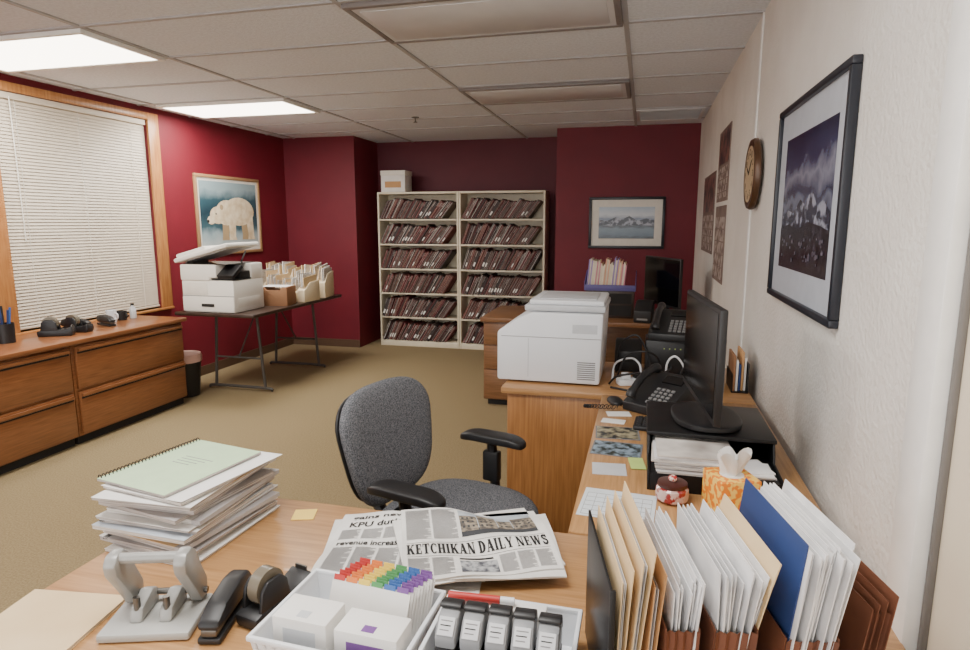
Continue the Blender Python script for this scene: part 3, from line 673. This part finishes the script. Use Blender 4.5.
# ---------------------------------------------------------------- far desk clutter
t=thing('letter_rack','open violet letter tray on a dark stand on the far desk','rack',(-.25,5.1,FD+.001))
b=MB(); b.bx(-.2,.2,-.14,.14,.215,.222,purple,.002); b.bx(-.2,.2,-.14,-.134,.222,.262,purple,.002)
for s in (-1,1): b.prism([(-.13,.222),(.14,.222),(.14,.36),(.06,.36),(-.13,.28)],.006,purple,YZ((s*.197-.003,0,0)),.002)
b.build('tray',t)
b=MB(); b.bx(-.19,.19,-.13,.13,0,.214,brownlam,.004); b.bx(-.17,.17,-.132,-.129,.02,.10,dark); b.bx(-.17,.17,-.132,-.129,.115,.195,dark); b.build('stand',t)
pk=M('peach_folder',(232,186,156),.7); pur=M('lavender_folder',(166,148,204),.7); pch2=M('cream_folder',(236,226,206),.7); pnk=M('pink_folder',(218,150,166),.7)
x=-.25-.19
for k in range(9):
    m=[pur,pch2,pnk,pch2,pk,pch2,pur,pk,pnk][k]; hh=U(.20,.25); tk=U(.028,.036); an=R(5)
    b=MB(); b.bx(-tk,-tk+.009,-.112,.118,0,hh,m); b.bx(-.009,0,-.112,.118,0,hh-.006,m); b.bx(-tk+.009,-.009,-.106+U(-.004,.004),.115,.002,hh+U(-.02,.012),pch2,.001)
    x+=tk/math.cos(an)+.0015
    o=b.build('loose_folder',None,(x,5.105,FD+.2235)); o.rotation_euler=(0,an,0)
    tag(o,'lavender, pink, peach or cream folder standing in the violet letter tray','folder','folders in the violet letter tray')
t=thing('label_printer','small black machine on the far desk between letter tray and monitor','machine',(.02,4.84,FD+.001),R(-10))
b=MB(); b.prism([(-.08,0),(.08,0),(.08,.16),(.02,.16),(-.08,.09)],.13,black,YZ((-.065,0,0)),.008); b.build('case',t)
b=MB(); b.bx(-.04,.04,-.082,-.079,.02,.035,grey); b.build('slot',t)

# ---------------------------------------------------------------- on the low cabinets
WT=.7205
def stapler(label,loc,rotz):
    t=thing('stapler',label,'stapler',loc,rotz)
    b=MB(); b.bx(-.021,.021,-.08,.075,0,.012,black,.004); b.bx(-.006,.006,-.075,-.055,.012,.014,steel); b.build('base',t)
    b=MB(); b.prism([(-.082,.026),(-.078,.042),(-.04,.056),(.03,.062),(.07,.056),(.082,.036),(.078,.016),(.045,.016)],.04,black,YZ((-.02,0,0)),.008); b.build('arm',t)
    b=MB(); b.bx(-.014,.014,-.078,.045,.014,.027,steel,.002); b.build('magazine',t)
    return t
def tape(label,loc,rotz):
    t=thing('tape_dispenser',label,'tape dispenser',loc,rotz)
    b=MB(); b.prism([(-.075,0),(.07,0),(.075,.02),(.07,.045),(.05,.036),(.03,.03),(-.06,.03),(-.078,.025)],.054,black,YZ((-.027,0,0)),.005)
    for s in (-1,1): b.prism([(-.064,.02),(.014,.02),(.006,.066),(-.008,.08),(-.042,.08),(-.056,.066)],.008,black,YZ((s*.021-.004,0,0)),.003)
    b.build('body',t)
    b=MB(); b.lathe([(.014,-.012),(.034,-.012),(.034,.012),(.014,.012),(.014,-.012)],M('tape',(110,102,88),.25),28,Matrix.Translation((0,-.025,.06))@Matrix.Rotation(PI/2,4,'Y')); b.build('tape_roll',t)
    b=MB(); b.cyl((-.018,-.025,.06),(.018,-.025,.06),.0135,grey); b.build('hub',t)
    b=MB(); b.bx(-.014,.014,.066,.07,.04,.052,steel); b.build('cutter',t)
    return t
stp=stapler('black stapler lying between hole punch and tape dispenser on front desk',(-.728,.905,DT+.001),R(14))
tap=tape('black tape dispenser beside the white basket of boxes',(-.655,.955,DT+.001),R(-12))
dup(stp,(-3.88,3.74,WT),R(70),'black stapler on the worktop under the window blind',sc=1.25)
dup(tap,(-3.84,3.30,WT),R(-60),'black tape dispenser on the worktop nearest the pen cup',sc=1.4)
dup(stp,(-3.95,3.55,WT),R(100),'second black stapler on the worktop, between the two tape dispensers',sc=1.3)
dup(tap,(-3.84,3.46,WT),R(-80),'second black tape dispenser on the worktop, nearer the staplers',sc=1.3)
t=thing('pen_cup','dark cup of blue pens on the worktop at the left edge','pen cup',(-3.93,3.02,WT)); t.scale=(1.25,1.25,1.25)
b=MB(); b.lathe([(0,0),(.04,0),(.042,.1),(.039,.1),(.037,.006),(0,.006)],black,20); b.build('cup',t)
for k in range(5):
    a=k*1.3; b=MB(); b.cyl((.012*math.cos(a),.012*math.sin(a),.008),(.033*math.cos(a),.033*math.sin(a),.17+.008*k),.005,[blue,bright[4],black,bright[4],blue][k],seg=8); b.build('pen',t)
for i,(y,h,m,lab) in enumerate(((3.88,.07,whitep,'white mug standing on the worktop by the stapler'),(3.98,.05,black,'black mug on the worktop next to the white mug'))):
    t=thing('mug',lab,'mug',(-3.97,y,WT)); b=MB(); b.lathe([(0,0),(.034,0),(.038,h+.02),(.034,h+.02),(.031,.006),(0,.006)],m,20); b.build('cup',t)
    b=MB(); b.tube(crv([(.035,0,.02),(.058,0,.03),(.058,0,h-.01),(.036,0,h)],5),.005,m); b.build('handle',t)
for i,(x,y,h,m,lab) in enumerate(((-3.95,4.07,.12,lgrey,'small grey bottle on the worktop near the mugs'),(-4.02,4.14,.1,whitep,'small white bottle nearest the end of the worktop'))):
    t=thing('bottle',lab,'bottle',(x,y,WT)); b=MB(); b.lathe([(0,0),(.022,0),(.024,.006),(.024,h*.65),(.011,h*.82),(.011,h*.88),(0,h*.88)],m,18); b.build('body',t)
    b=MB(); b.lathe([(0,h*.885),(.013,h*.885),(.013,h),(0,h)],black,14); b.build('cap',t)

# ---------------------------------------------------------------- paper stack on the desk
docd=M('grey_document_cover',(176,172,172),.7); docb=M('bluish_document_cover',(190,198,208),.7)
z=DT+.001; n=14; cx,cy=-1.028,1.195
ths=[U(.006,.0115) for _ in range(n)]; sc_=.118/sum(ths)
for i in range(n):
    th=ths[i]*sc_; w=.234+U(-.008,.014); d=.297+U(-.012,.014); rz=R(U(-6.5,6.5)-3); ox,oy=U(-.014,.012),U(-.018,.016)
    b=MB(); cov=[paper,paper,docd,paper,manila,paper,docb,paper][i%8]; eg=edge2 if i%3 else edge
    b.bx(-w/2,w/2,-d/2,d/2,0,th-.001,eg); b.bx(-w/2-.001,w/2+.002,-d/2-.001,d/2+.001,th-.001,th,cov)
    if i%5==2: b.bx(-w/2-.002,-w/2+.012,-d/2,d/2,0.001,th+.0003,black)
    if i%5==4: b.bx(w/2-.02,w/2+.0025,-d/2-.0015,d/2,0.0005,th+.0002,docd)
    tag(b.build('document',None,(cx+ox,cy+oy,z),rz),'thick white or grey document in the tall paper stack on the front desk','document','documents in the tall paper stack'); z+=th+(.0025 if i%4==1 else .0011)
b=MB(); b.bx(-.118,.118,-.147,.147,0,.006,edge); b.grid(lambda u,v:((u-.5)*.245+.012*v,(v-.5)*.3,.007+.01*max(0,u-.4)**2),8,4,paper)
tag(b.build('document',None,(cx+.008,cy-.002,z),R(-8)),'white document directly under the green spiral booklet','document'); z+=.0115
t=thing('spiral_booklet','green covered spiral bound booklet topping the tall paper stack','booklet',(cx-.022,cy-.004,z),R(-10))
b=MB(); b.bx(-.108,.108,-.14,.14,0,.005,edge2); b.build('pages',t)
b=MB(); b.bx(-.109,.108,-.14,.14,.005,.0058,green)
for k in range(4): b.bx(-.04,.05-.012*k,.04-.013*k,.0425-.013*k,.0058,.006,inkg)
b.build('cover',t)
b=MB()
for k in range(30):
    y=-.135+.0093*k; b.tube([(-.108+.0085*math.cos(a),y+.001*a,.003+.0085*math.sin(a)) for a in [i*PI/5 for i in range(11)]],.0012,blackm,5)
b.build('spiral',t)

# ---------------------------------------------------------------- desk odds and ends
t=thing('manila_folder','manila folder lying flat at the front desk corner','folder',(-1.035,.775,DT+.0005),R(8))
b=MB(); b.bx(-.10,.10,-.12,.12,0,.002,manila); b.build('back_cover',t)
b=MB(); b.bx(-.098,.098,-.117,.115,.002,.006,edge); b.build('pages',t)
b=MB(); b.bx(-.10,.10,-.12,.118,.006,.0075,manila); b.build('front_cover',t)
flat('sticky_note','yellow sticky note by the desk edge behind the paper stack','note',-.805,1.31,DT+.0005,.055,.055,yellow,R(18))
t=thing('hole_punch','large grey metal hole punch with two lever arms','hole punch',(-.845,.862,DT+.001),R(18))
b=MB(); b.bx(-.080,.080,-.060,.062,0,.016,punchb,.005); b.build('base',t)
for s in (-1,1):
    b=MB(); b.prism([(-.030,.016),(.045,.016),(.045,.044),(.025,.054),(-.02,.040)],.024,punchm,YZ((s*.026-.012,0,0)),.005); b.build('punch_head',t)
    b=MB(); b.cyl((s*.026,-.016,.016),(s*.026,-.016,.060),.006,steel,seg=12); b.build('pin',t)
arm=[(.058,.018),(.030,.018),(.004,.060),(-.030,.108),(-.034,.130),(-.022,.144),(.004,.146),(.020,.132),(.040,.090),(.062,.050)]
for s in (-1,1):
    b=MB(); b.prism(arm,.024,punchm,YZ((s*.060-.012,0,0)),.006); b.build('lever_arm',t)
b=MB(); b.cyl((-.05,-.010,.133),(.05,-.010,.133),.010,punchm,seg=14); b.build('lever_bar',t)
b=MB(); b.cyl((-.078,.040,.036),(.078,.040,.036),.006,steel,seg=12); b.build('hinge_pin',t)

# newspapers
pic=M('news_photo',(168,170,172),.8,c2=(70,72,80),scale=60,lo=.4,hi=.6,detail=6)
sky_n=M('news_sky',(178,186,192),.8,c2=(150,158,166),scale=20); bld=M('news_building',(150,138,120),.8,c2=(84,78,72),scale=70,lo=.4,hi=.6); win=M('news_window',(54,56,60),.8)
def newspaper(label,loc,rz,w,d,th,kind,ph):
    t=thing('newspaper',label,'newspaper',loc,rz)
    zf=lambda x,y:th*(1-.5*abs(2*y/d)**3)+.010*math.sin(13*x+2+ph)*(.5+7*y*(kind==1)+3*y*(kind==0))+.006*math.sin(22*y+14*x)+.0025*math.sin(40*x+24*y)+.012*max(0,x/w-.2)**1.5*6*max(0,y/d+.1)+.008*max(0,-x/w-.3)*max(0,-y/d)*6
    def sheet(ox,oy,r,sc,ww,dd):
        bb=bmesh.new(); nx,ny=60,48
        def pt(i,j,top):
            x,y=(i/nx-.5)*ww,(j/ny-.5)*dd; X,Y=rot2(x,y,r); X+=ox; Y+=oy
            return bb.verts.new((X,Y,max(.0004,zf(X,Y)*sc) if top else 0))
        T=[[pt(i,j,1) for j in range(ny+1)] for i in range(nx+1)]; B=[[pt(i,j,0) for j in range(ny+1)] for i in range(nx+1)]
        for i in range(nx):
            for j in range(ny): bb.faces.new((T[i][j],T[i+1][j],T[i+1][j+1],T[i][j+1])); bb.faces.new((B[i][j],B[i][j+1],B[i+1][j+1],B[i+1][j]))
        for i in range(nx): bb.faces.new((T[i][0],B[i][0],B[i+1][0],T[i+1][0])); bb.faces.new((T[i+1][ny],B[i+1][ny],B[i][ny],T[i][ny]))
        for j in range(ny): bb.faces.new((T[0][j+1],B[0][j+1],B[0][j],T[0][j])); bb.faces.new((T[nx][j],B[nx][j],B[nx][j+1],T[nx][j+1]))
        return bb
    b=MB(); b.merge(sheet(0,0,0,1,w,d),newsp); b.build('front_page',t)
    b=MB(); b.merge(sheet(.012,-.009,R(-5),.62,w,d*.99),newsp); b.build('inner_sheet',t)
    b=MB(); b.merge(sheet(-.006,.004,R(6),.3,w*1.01,d),newsp); b.build('inner_sheet',t)
    b=MB()
    def strip(x0,x1,y0,y1,m,o=0):
        e=lambda x,y:max(.0004,zf(x,y))+.0007+o
        n=max(1,int((x1-x0)/.006)); k=max(1,int((y1-y0)/.006))
        b.grid(lambda u,v:(x0+(x1-x0)*u,y0+(y1-y0)*v,e(x0+(x1-x0)*u,y0+(y1-y0)*v)),n,k,m)
    e=lambda x,y:max(.0004,zf(x,y))+.0012
    def column(x0,x1,y0,y1):
        y=y1
        while y-.0018>y0: strip(x0,x1-(U(0,.3)*(x1-x0) if random.random()<.25 else 0),y-.0018,y-.0006,inkg); y-=.0027
    if kind==1:
        b.serif('KETCHIKAN DAILY NEWS',w*.95,.040,ink,-w*.475,-d/2+.081,e)
        strip(-w*.47,w*.47,-d/2+.072,-d/2+.0730,ink); strip(-w*.47,w*.47,-d/2+.127,-d/2+.1280,ink)
        # colour photograph of a street front above the masthead
        strip(-.03,w*.44,.006,d/2-.016,sky_n)
        strip(-.03,w*.44,.006,.030,win,.0002)
        for x0,x1,y1 in ((-.03,.01,.085),(.012,.055,.100),(.057,.09,.078),(.092,w*.44,.094)):
            strip(x0,x1,.022,y1,bld,.0004)
            q=x0+.005
            while q+.006<x1:
                for yy in (.034,.052,.068): strip(q,q+.005,yy,yy+.008,win,.0007)
                q+=.011
        column(-w*.47,-w*.47+.055,.004,d/2-.012); column(-w*.47+.060,-w*.47+.115,.004,d/2-.012)
        strip(-w*.14,w*.10,-d/2+.010,-d/2+.052,pic); strip(-w*.14,w*.08,-d/2+.057,-d/2+.063,ink)
        for k in (0,1): column(-w*.47+.050*k,-w*.47+.050*k+.044,-d/2+.008,-d/2+.066)
        for k in range(3): column(w*.12+.039*k,w*.12+.039*k+.034,-d/2+.008,-d/2+.066)
    else:
        b.text('gains new',.13,.022,ink,Matrix.Translation((-w*.42,d/2-.042,0)),e,.02)
        b.text('KPU duties',.14,.022,ink,Matrix.Translation((-w*.42,d/2-.073,0)),e,.02)
        for k in range(3): column(-w*.46+.052*k,-w*.46+.052*k+.046,d/2-.122,d/2-.082)
        b.text('revenue increase',.15,.018,ink,Matrix.Translation((-w*.45,d/2-.150,0)),e,.02)
        for k in range(6): column(-w*.46+.052*k,-w*.46+.052*k+.046,-d/2+.01,d/2-.158)
        for k in range(3): column(.02+.05*k,.02+.05*k+.044,.02,d/2-.02)
    b.build('print',t)
newspaper('under newspaper with large headlines, poking out left of the top one',(-.495,1.215,DT+.001),R(12),.35,.29,.012,0,0)
newspaper('folded newspaper with big masthead lying on top of another newspaper',(-.335,1.235,DT+.0245),R(23),.325,.275,.018,1,1.2)

# baskets
def basket(label,loc,rz,w,d,h):
    t=thing('plastic_basket',label,'basket',loc,rz); b=MB(); th=.003
    bb=bmesh.new(); k=.92
    def ring(a,c,z): return [bb.verts.new(p) for p in ((-a,-c,z),(a,-c,z),(a,c,z),(-a,c,z))]
    r0=ring(w/2*k,d/2*k,0); r1=ring(w/2,d/2,h); r2=ring(w/2-th,d/2-th,h); r3=ring(w/2*k-th,d/2*k-th,th)
    for A,B in ((r0,r1),(r1,r2),(r2,r3)):
        for i in range(4): bb.faces.new((A[i],A[(i+1)%4],B[(i+1)%4],B[i]))
    bb.faces.new(r0[::-1]); bb.faces.new(r3); b.merge(bb,whitep); b.build('tub',t)
    b=MB()
    for s in (-1,1): b.bx(-w/2-.004,w/2+.004,s*d/2-.004,s*d/2+.004,h-.008,h+.002,whitep,.003); b.bx(s*w/2-.004,s*w/2+.004,-d/2,d/2,h-.008,h+.002,whitep,.003)
    b.build('rim',t)
    b=MB(); nn=int(w/.018)
    for i in range(nn+1):
        x=-w*.46+w*.92*i/nn
        for s in (-1,1): b.tube([(x*k,s*(d/2*k+.001),.008),(x,s*(d/2+.001),h-.008)],.0022,whitep,6)
    nn=int(d/.018)
    for i in range(nn+1):
        y=-d*.46+d*.92*i/nn
        for s in (-1,1): b.tube([(s*(w/2*k+.001),y*k,.008),(s*(w/2+.001),y,h-.008)],.0022,whitep,6)
    b.build('ribs',t)
basket('white plastic basket holding label boxes and coloured tab dividers',(-.462,.885,DT+.001),R(-2),.262,.205,.066)
basket('white plastic basket holding a row of black stamps',(-.198,.885,DT+.001),R(0),.234,.205,.066)
def smallbox(label,x,y,rz,w,d,h,m):
    t=thing('label_box',label,'box',(x,y,DT+.0045),rz)
    b=MB(); b.bx(-w/2,w/2,-d/2,d/2,0,h,paper,.002); b.build('carton',t)
    b=MB(); b.bx(-w*.3,w*.3,-d/2-.0006,-d/2,h*.3,h*.8,m); b.bx(-w*.1,w*.1,-d*.36,-d*.1,h,h+.0006,m); b.build('printed_label',t)
smallbox('white label box in the basket, nearer the tape dispenser',-.52,.846,R(-2),.10,.066,.086,lgrey)
smallbox('white label box with violet sticker, nearer the stamps',-.402,.841,R(-2),.11,.062,.082,bright[5])
t=thing('tab_dividers','rainbow coloured tab dividers standing in the basket','dividers',(-.432,.918,DT+.0045),R(-5))
b=MB(); NR=9; tl=R(-24)
for k in range(NR): b.box((.0026*k-.010,-.018+.0074*k,.050+.0003*k),(.155,.0012,.096),paper,rot=(tl,0,U(-.02,.02)))
b.build('sheets',t)
for k in range(NR):
    b=MB()
    for q in range(6): b.box((-.066+.0252*q+.0026*k-.008+.004*math.sin(k*2.1),-.018+.0074*k+.0212,.0975+.0003*k),(.0218,.0012,.0095),bright[q],rot=(tl,0,0))
    b.build('tab_row',t)
# stamps
labm=M('stamp_label',(212,214,217),.4,c2=(192,194,198))
s0=None
for k in range(5):
    x,y=-.198+(-.080+.040*k),.864; lab=['black stamp with pale label, leftmost in the basket','black stamp second from left in the basket','black stamp in the middle of the basket row','black stamp second from right in the basket','black stamp rightmost in the basket, beside the files'][k]
    if s0 is None:
        s0=thing('rubber_stamp',lab,'stamp',(x,y,DT+.0045),R(1),'black stamps in the basket')
        b=MB(); b.bx(-.0175,.0175,-.034,.034,0,.068,black,.005); b.build('base',s0)
        b=MB(); b.prism([(-.033,.066),(.033,.066),(.033,.094),(.026,.108),(.006,.113),(-.012,.108),(-.033,.086)],.034,silver,YZ((-.017,0,0)),.005); b.build('housing',s0)
        b=MB(); b.prism([(.010,.1125),(.034,.088),(.036,.100),(.028,.116),(.010,.121),(.002,.119),(.002,.1135)],.0355,black,YZ((-.01775,0,0)),.002); b.build('top_cap',s0)
        sa=math.atan2(.024,.025); Ms=Matrix.Translation((0,-.0215,.0985))@Matrix.Rotation(sa,4,'X')
        b=MB(); b.box((0,0,.0006),(.026,.028,.0016),labm,Mx=Ms,bev=.0005,seg=1)
        for q in range(3): b.box((-.001*q,.008-.007*q,.0016),(.019-.002*q,.0016,.0004),ink if q==1 else inkg,Mx=Ms)
        b.build('label_window',s0)
    else: dup(s0,(x,y+U(-.004,.004),DT+.0045),R(1+U(-2,2)),lab)
b=MB(); b.cyl((-.06,0,0),(.03,0,0),.007,bright[0],seg=12); b.cyl((.031,0,0),(.055,0,0),.0065,whitep,seg=12); tag(b.build('marker_pen',None,(-.245,.945,DT+.0915),R(4)),'red marker pen lying across the stamp basket','marker')
b=MB(); b.bx(-.08,.08,-.018,.018,0,.079,paper,.002); tag(b.build('card_box',None,(-.215,.945,DT+.0045),R(1)),'slim white card box at the back of the stamp basket','box')

# ---------------------------------------------------------------- file sorter and bundles
SC=Vector((.19,.955,DT+.001)); SA=R(12)
def sl2(lx,ly=0):
    a,c=rot2(lx,ly,SA); return (SC.x+a,SC.y+c,SC.z+.0075)
t=thing('file_sorter','black metal desk file sorter full of folders by the white wall','file sorter',SC,SA)
b=MB(); b.bx(-.245,.165,-.125,.125,0,.006,blackm,.001); b.build('base',t)
b=MB(); b.bx(-.245,-.241,-.125,.125,.006,.235,blackm,.001); b.bx(-.247,-.239,-.127,-.121,.006,.24,blackm,.001); b.build('end_panel',t)
b=MB(); b.bx(.161,.165,-.125,.125,.006,.08,blackm,.001); b.build('end_panel',t)
def leafpts(x,a,k,h,th):
    L=[]; Rr=[]
    for j in range(9):
        z=h*j/8; xx=x+z*math.tan(a)+k*z*z; L.append((xx,z)); Rr.append((xx+th,z))
    return L+Rr[::-1]
def bundle(label,cat,lx,n,pitch,a0,a1,h,m,d=.216,k0=0,k=0,first=None,last=None,hj=.03,yj=.012,aj=.7,kj=.08):
    b=MB()
    for i in range(n):
        u=i/max(1,n-1); mm=m
        if first and i==0: mm=first
        if last and i==n-1: mm=last
        sp=mm is not m
        hh=h*(1+(.015 if sp else U(-hj,.005))); dd=d*(1.03 if sp else 1); off=0 if sp else U(-yj,yj*.6)
        b.prism(leafpts(pitch*i,a0+(a1-a0)*u+(0 if sp else R(U(-aj,aj)*.5)),k0+(k-k0)*u+(0 if sp else U(-kj,kj)),hh,.0018 if sp else .0014),dd,mm,XZ((0,dd/2+off,0)))
    return tag(b.build('paper_bundle',None,sl2(lx),SA),label,cat)
def pocket(label,lx,w,a0,a1,h,m=browncard):
    t=thing('expanding_pocket',label,'file pocket',sl2(lx),SA)
    b=MB(); b.prism(leafpts(-.003,a0,0,h,.0018),.238,m,XZ((0,.119,0))); b.build('cover',t)
    b=MB(); b.prism(leafpts(w,a1,0,h,.0018),.238,m,XZ((0,.119,0))); b.build('cover',t)
    for s in (-1,1):
        n=8; b=MB()
        def g(u,v):
            z=h*.98*v; x0=z*math.tan(a0)-.002; x1=w+z*math.tan(a1)+.001; i=round(u*n); return (x0+(x1-x0)*u,s*(.122-(.006 if i%2 else 0)),z)
        b.grid(g,n,4,m); b.build('gusset',t)
for i,(lx,lab,m,hh,a) in enumerate(((-.235,'manila folder in the sorter nearest the black end panel',manila,.24,0),(-.221,'second manila folder from the black end panel of the sorter',manila,.268,2.5),(-.197,'deeper tan folder between manila folders and brown pocket',tan,.235,1.5))):
    t=thing('manila_folder',lab,'folder',sl2(lx),SA); a=R(a)
    b=MB(); b.prism(leafpts(0,a,.1,hh,.0012),.235,m,XZ((0,.1175,0))); b.build('front_cover',t)
    b=MB(); b.prism(leafpts(.008,a+R(.9),.12,hh+.017,.0012),.235,m,XZ((0,.1175,0))); b.build('back_cover',t)
    b=MB()
    for q in range(3): b.prism(leafpts(.002+.002*q,a+R(.15*q),.1,hh-.008,.0007),.215,edgev,XZ((0,.107+U(-.003,.003),0)))
    b.build('pages',t)
pocket('brown expanding pocket in the sorter nearest the manila folders',-.166,.036,R(0),R(2),.175)
bundle('bundle of white papers in the brown pocket nearest the manila folders','papers',-.162,13,.0021,R(0.6),R(1.6),.243,edgev,k0=0,k=.2,hj=.09,kj=.12)
pocket('brown expanding pocket in the middle of the sorter',-.106,.046,R(2),R(4.5),.175)
bundle('curling white papers in the middle pocket with manila sheet behind','papers',-.101,15,.0024,R(2.5),R(4.2),.264,edgev,k0=-.15,k=.4,last=manila,hj=.10,kj=.12)
pocket('brown expanding pocket holding the blue covered papers',-.022,.060,R(6),R(8.5),.165)
bundle('thick white papers with dark blue cover standing in the sorter','papers',-.018,23,.0024,R(6.3),R(8.0),.292,edgev,k0=0,k=.10,first=blue,hj=.07,yj=.018)
t=thing('accordion_file','empty brown accordion file at the wall end of the sorter','accordion file',sl2(.098),SA)
b=MB(); b.prism(leafpts(0,R(7.5),0,.19,.0015),.205,browncard,XZ((0,.1175,0))); b.build('cover',t)
b=MB(); b.prism(leafpts(.030,R(7.5),0,.21,.0015),.205,browncard,XZ((0,.1175,0))); b.build('cover',t)
for k in range(2):
    b=MB(); b.prism(leafpts(.010+.010*k,R(7.5),0,.195+.006*k,.0012),.2,browncard,XZ((0,.115,0))); b.build('divider',t)
for s in (-1,1):
    b=MB(); b.grid(lambda u,v:(.001+.029*u+.18*v*math.tan(R(7.5)),(.112 if s>0 else -.082)-s*(.007 if round(u*8)%2 else 0),.18*v),8,4,browncard); b.build('gusset',t)

# ---------------------------------------------------------------- lights, world, camera
def area(x,y,w,d,e,col=(1,.968,.925)):
    l=bpy.data.lights.new('ceiling_lamp','AREA'); l.shape='RECTANGLE'; l.size=w; l.size_y=d; l.energy=e; l.color=col
    o=bpy.data.objects.new('ceiling_lamp',l); C.objects.link(o); o.location=(x,y,H-.035); return o
area(-3.39,3.005,1.1,.5,39); area(-3.39,4.835,1.1,.5,42)
area(-.75,.86,1.15,.5,44); area(-3.0,.6,1.15,.5,30)
wd=bpy.data.worlds.new('World'); bpy.context.scene.world=wd; wd.use_nodes=True
wd.node_tree.nodes['Background'].inputs[0].default_value=(1,.98,.95,1); wd.node_tree.nodes['Background'].inputs[1].default_value=3.6  # strong ambient added as fill, entering through the missing rear wall
cd=bpy.data.cameras.new('Camera'); cd.sensor_width=36; cd.lens=620/970*36; cd.clip_start=.02
co=bpy.data.objects.new('Camera',cd); C.objects.link(co); co.location=(0,0,1.48); co.rotation_euler=(R(90-9.4),0,R(14.3))
bpy.context.scene.camera=co
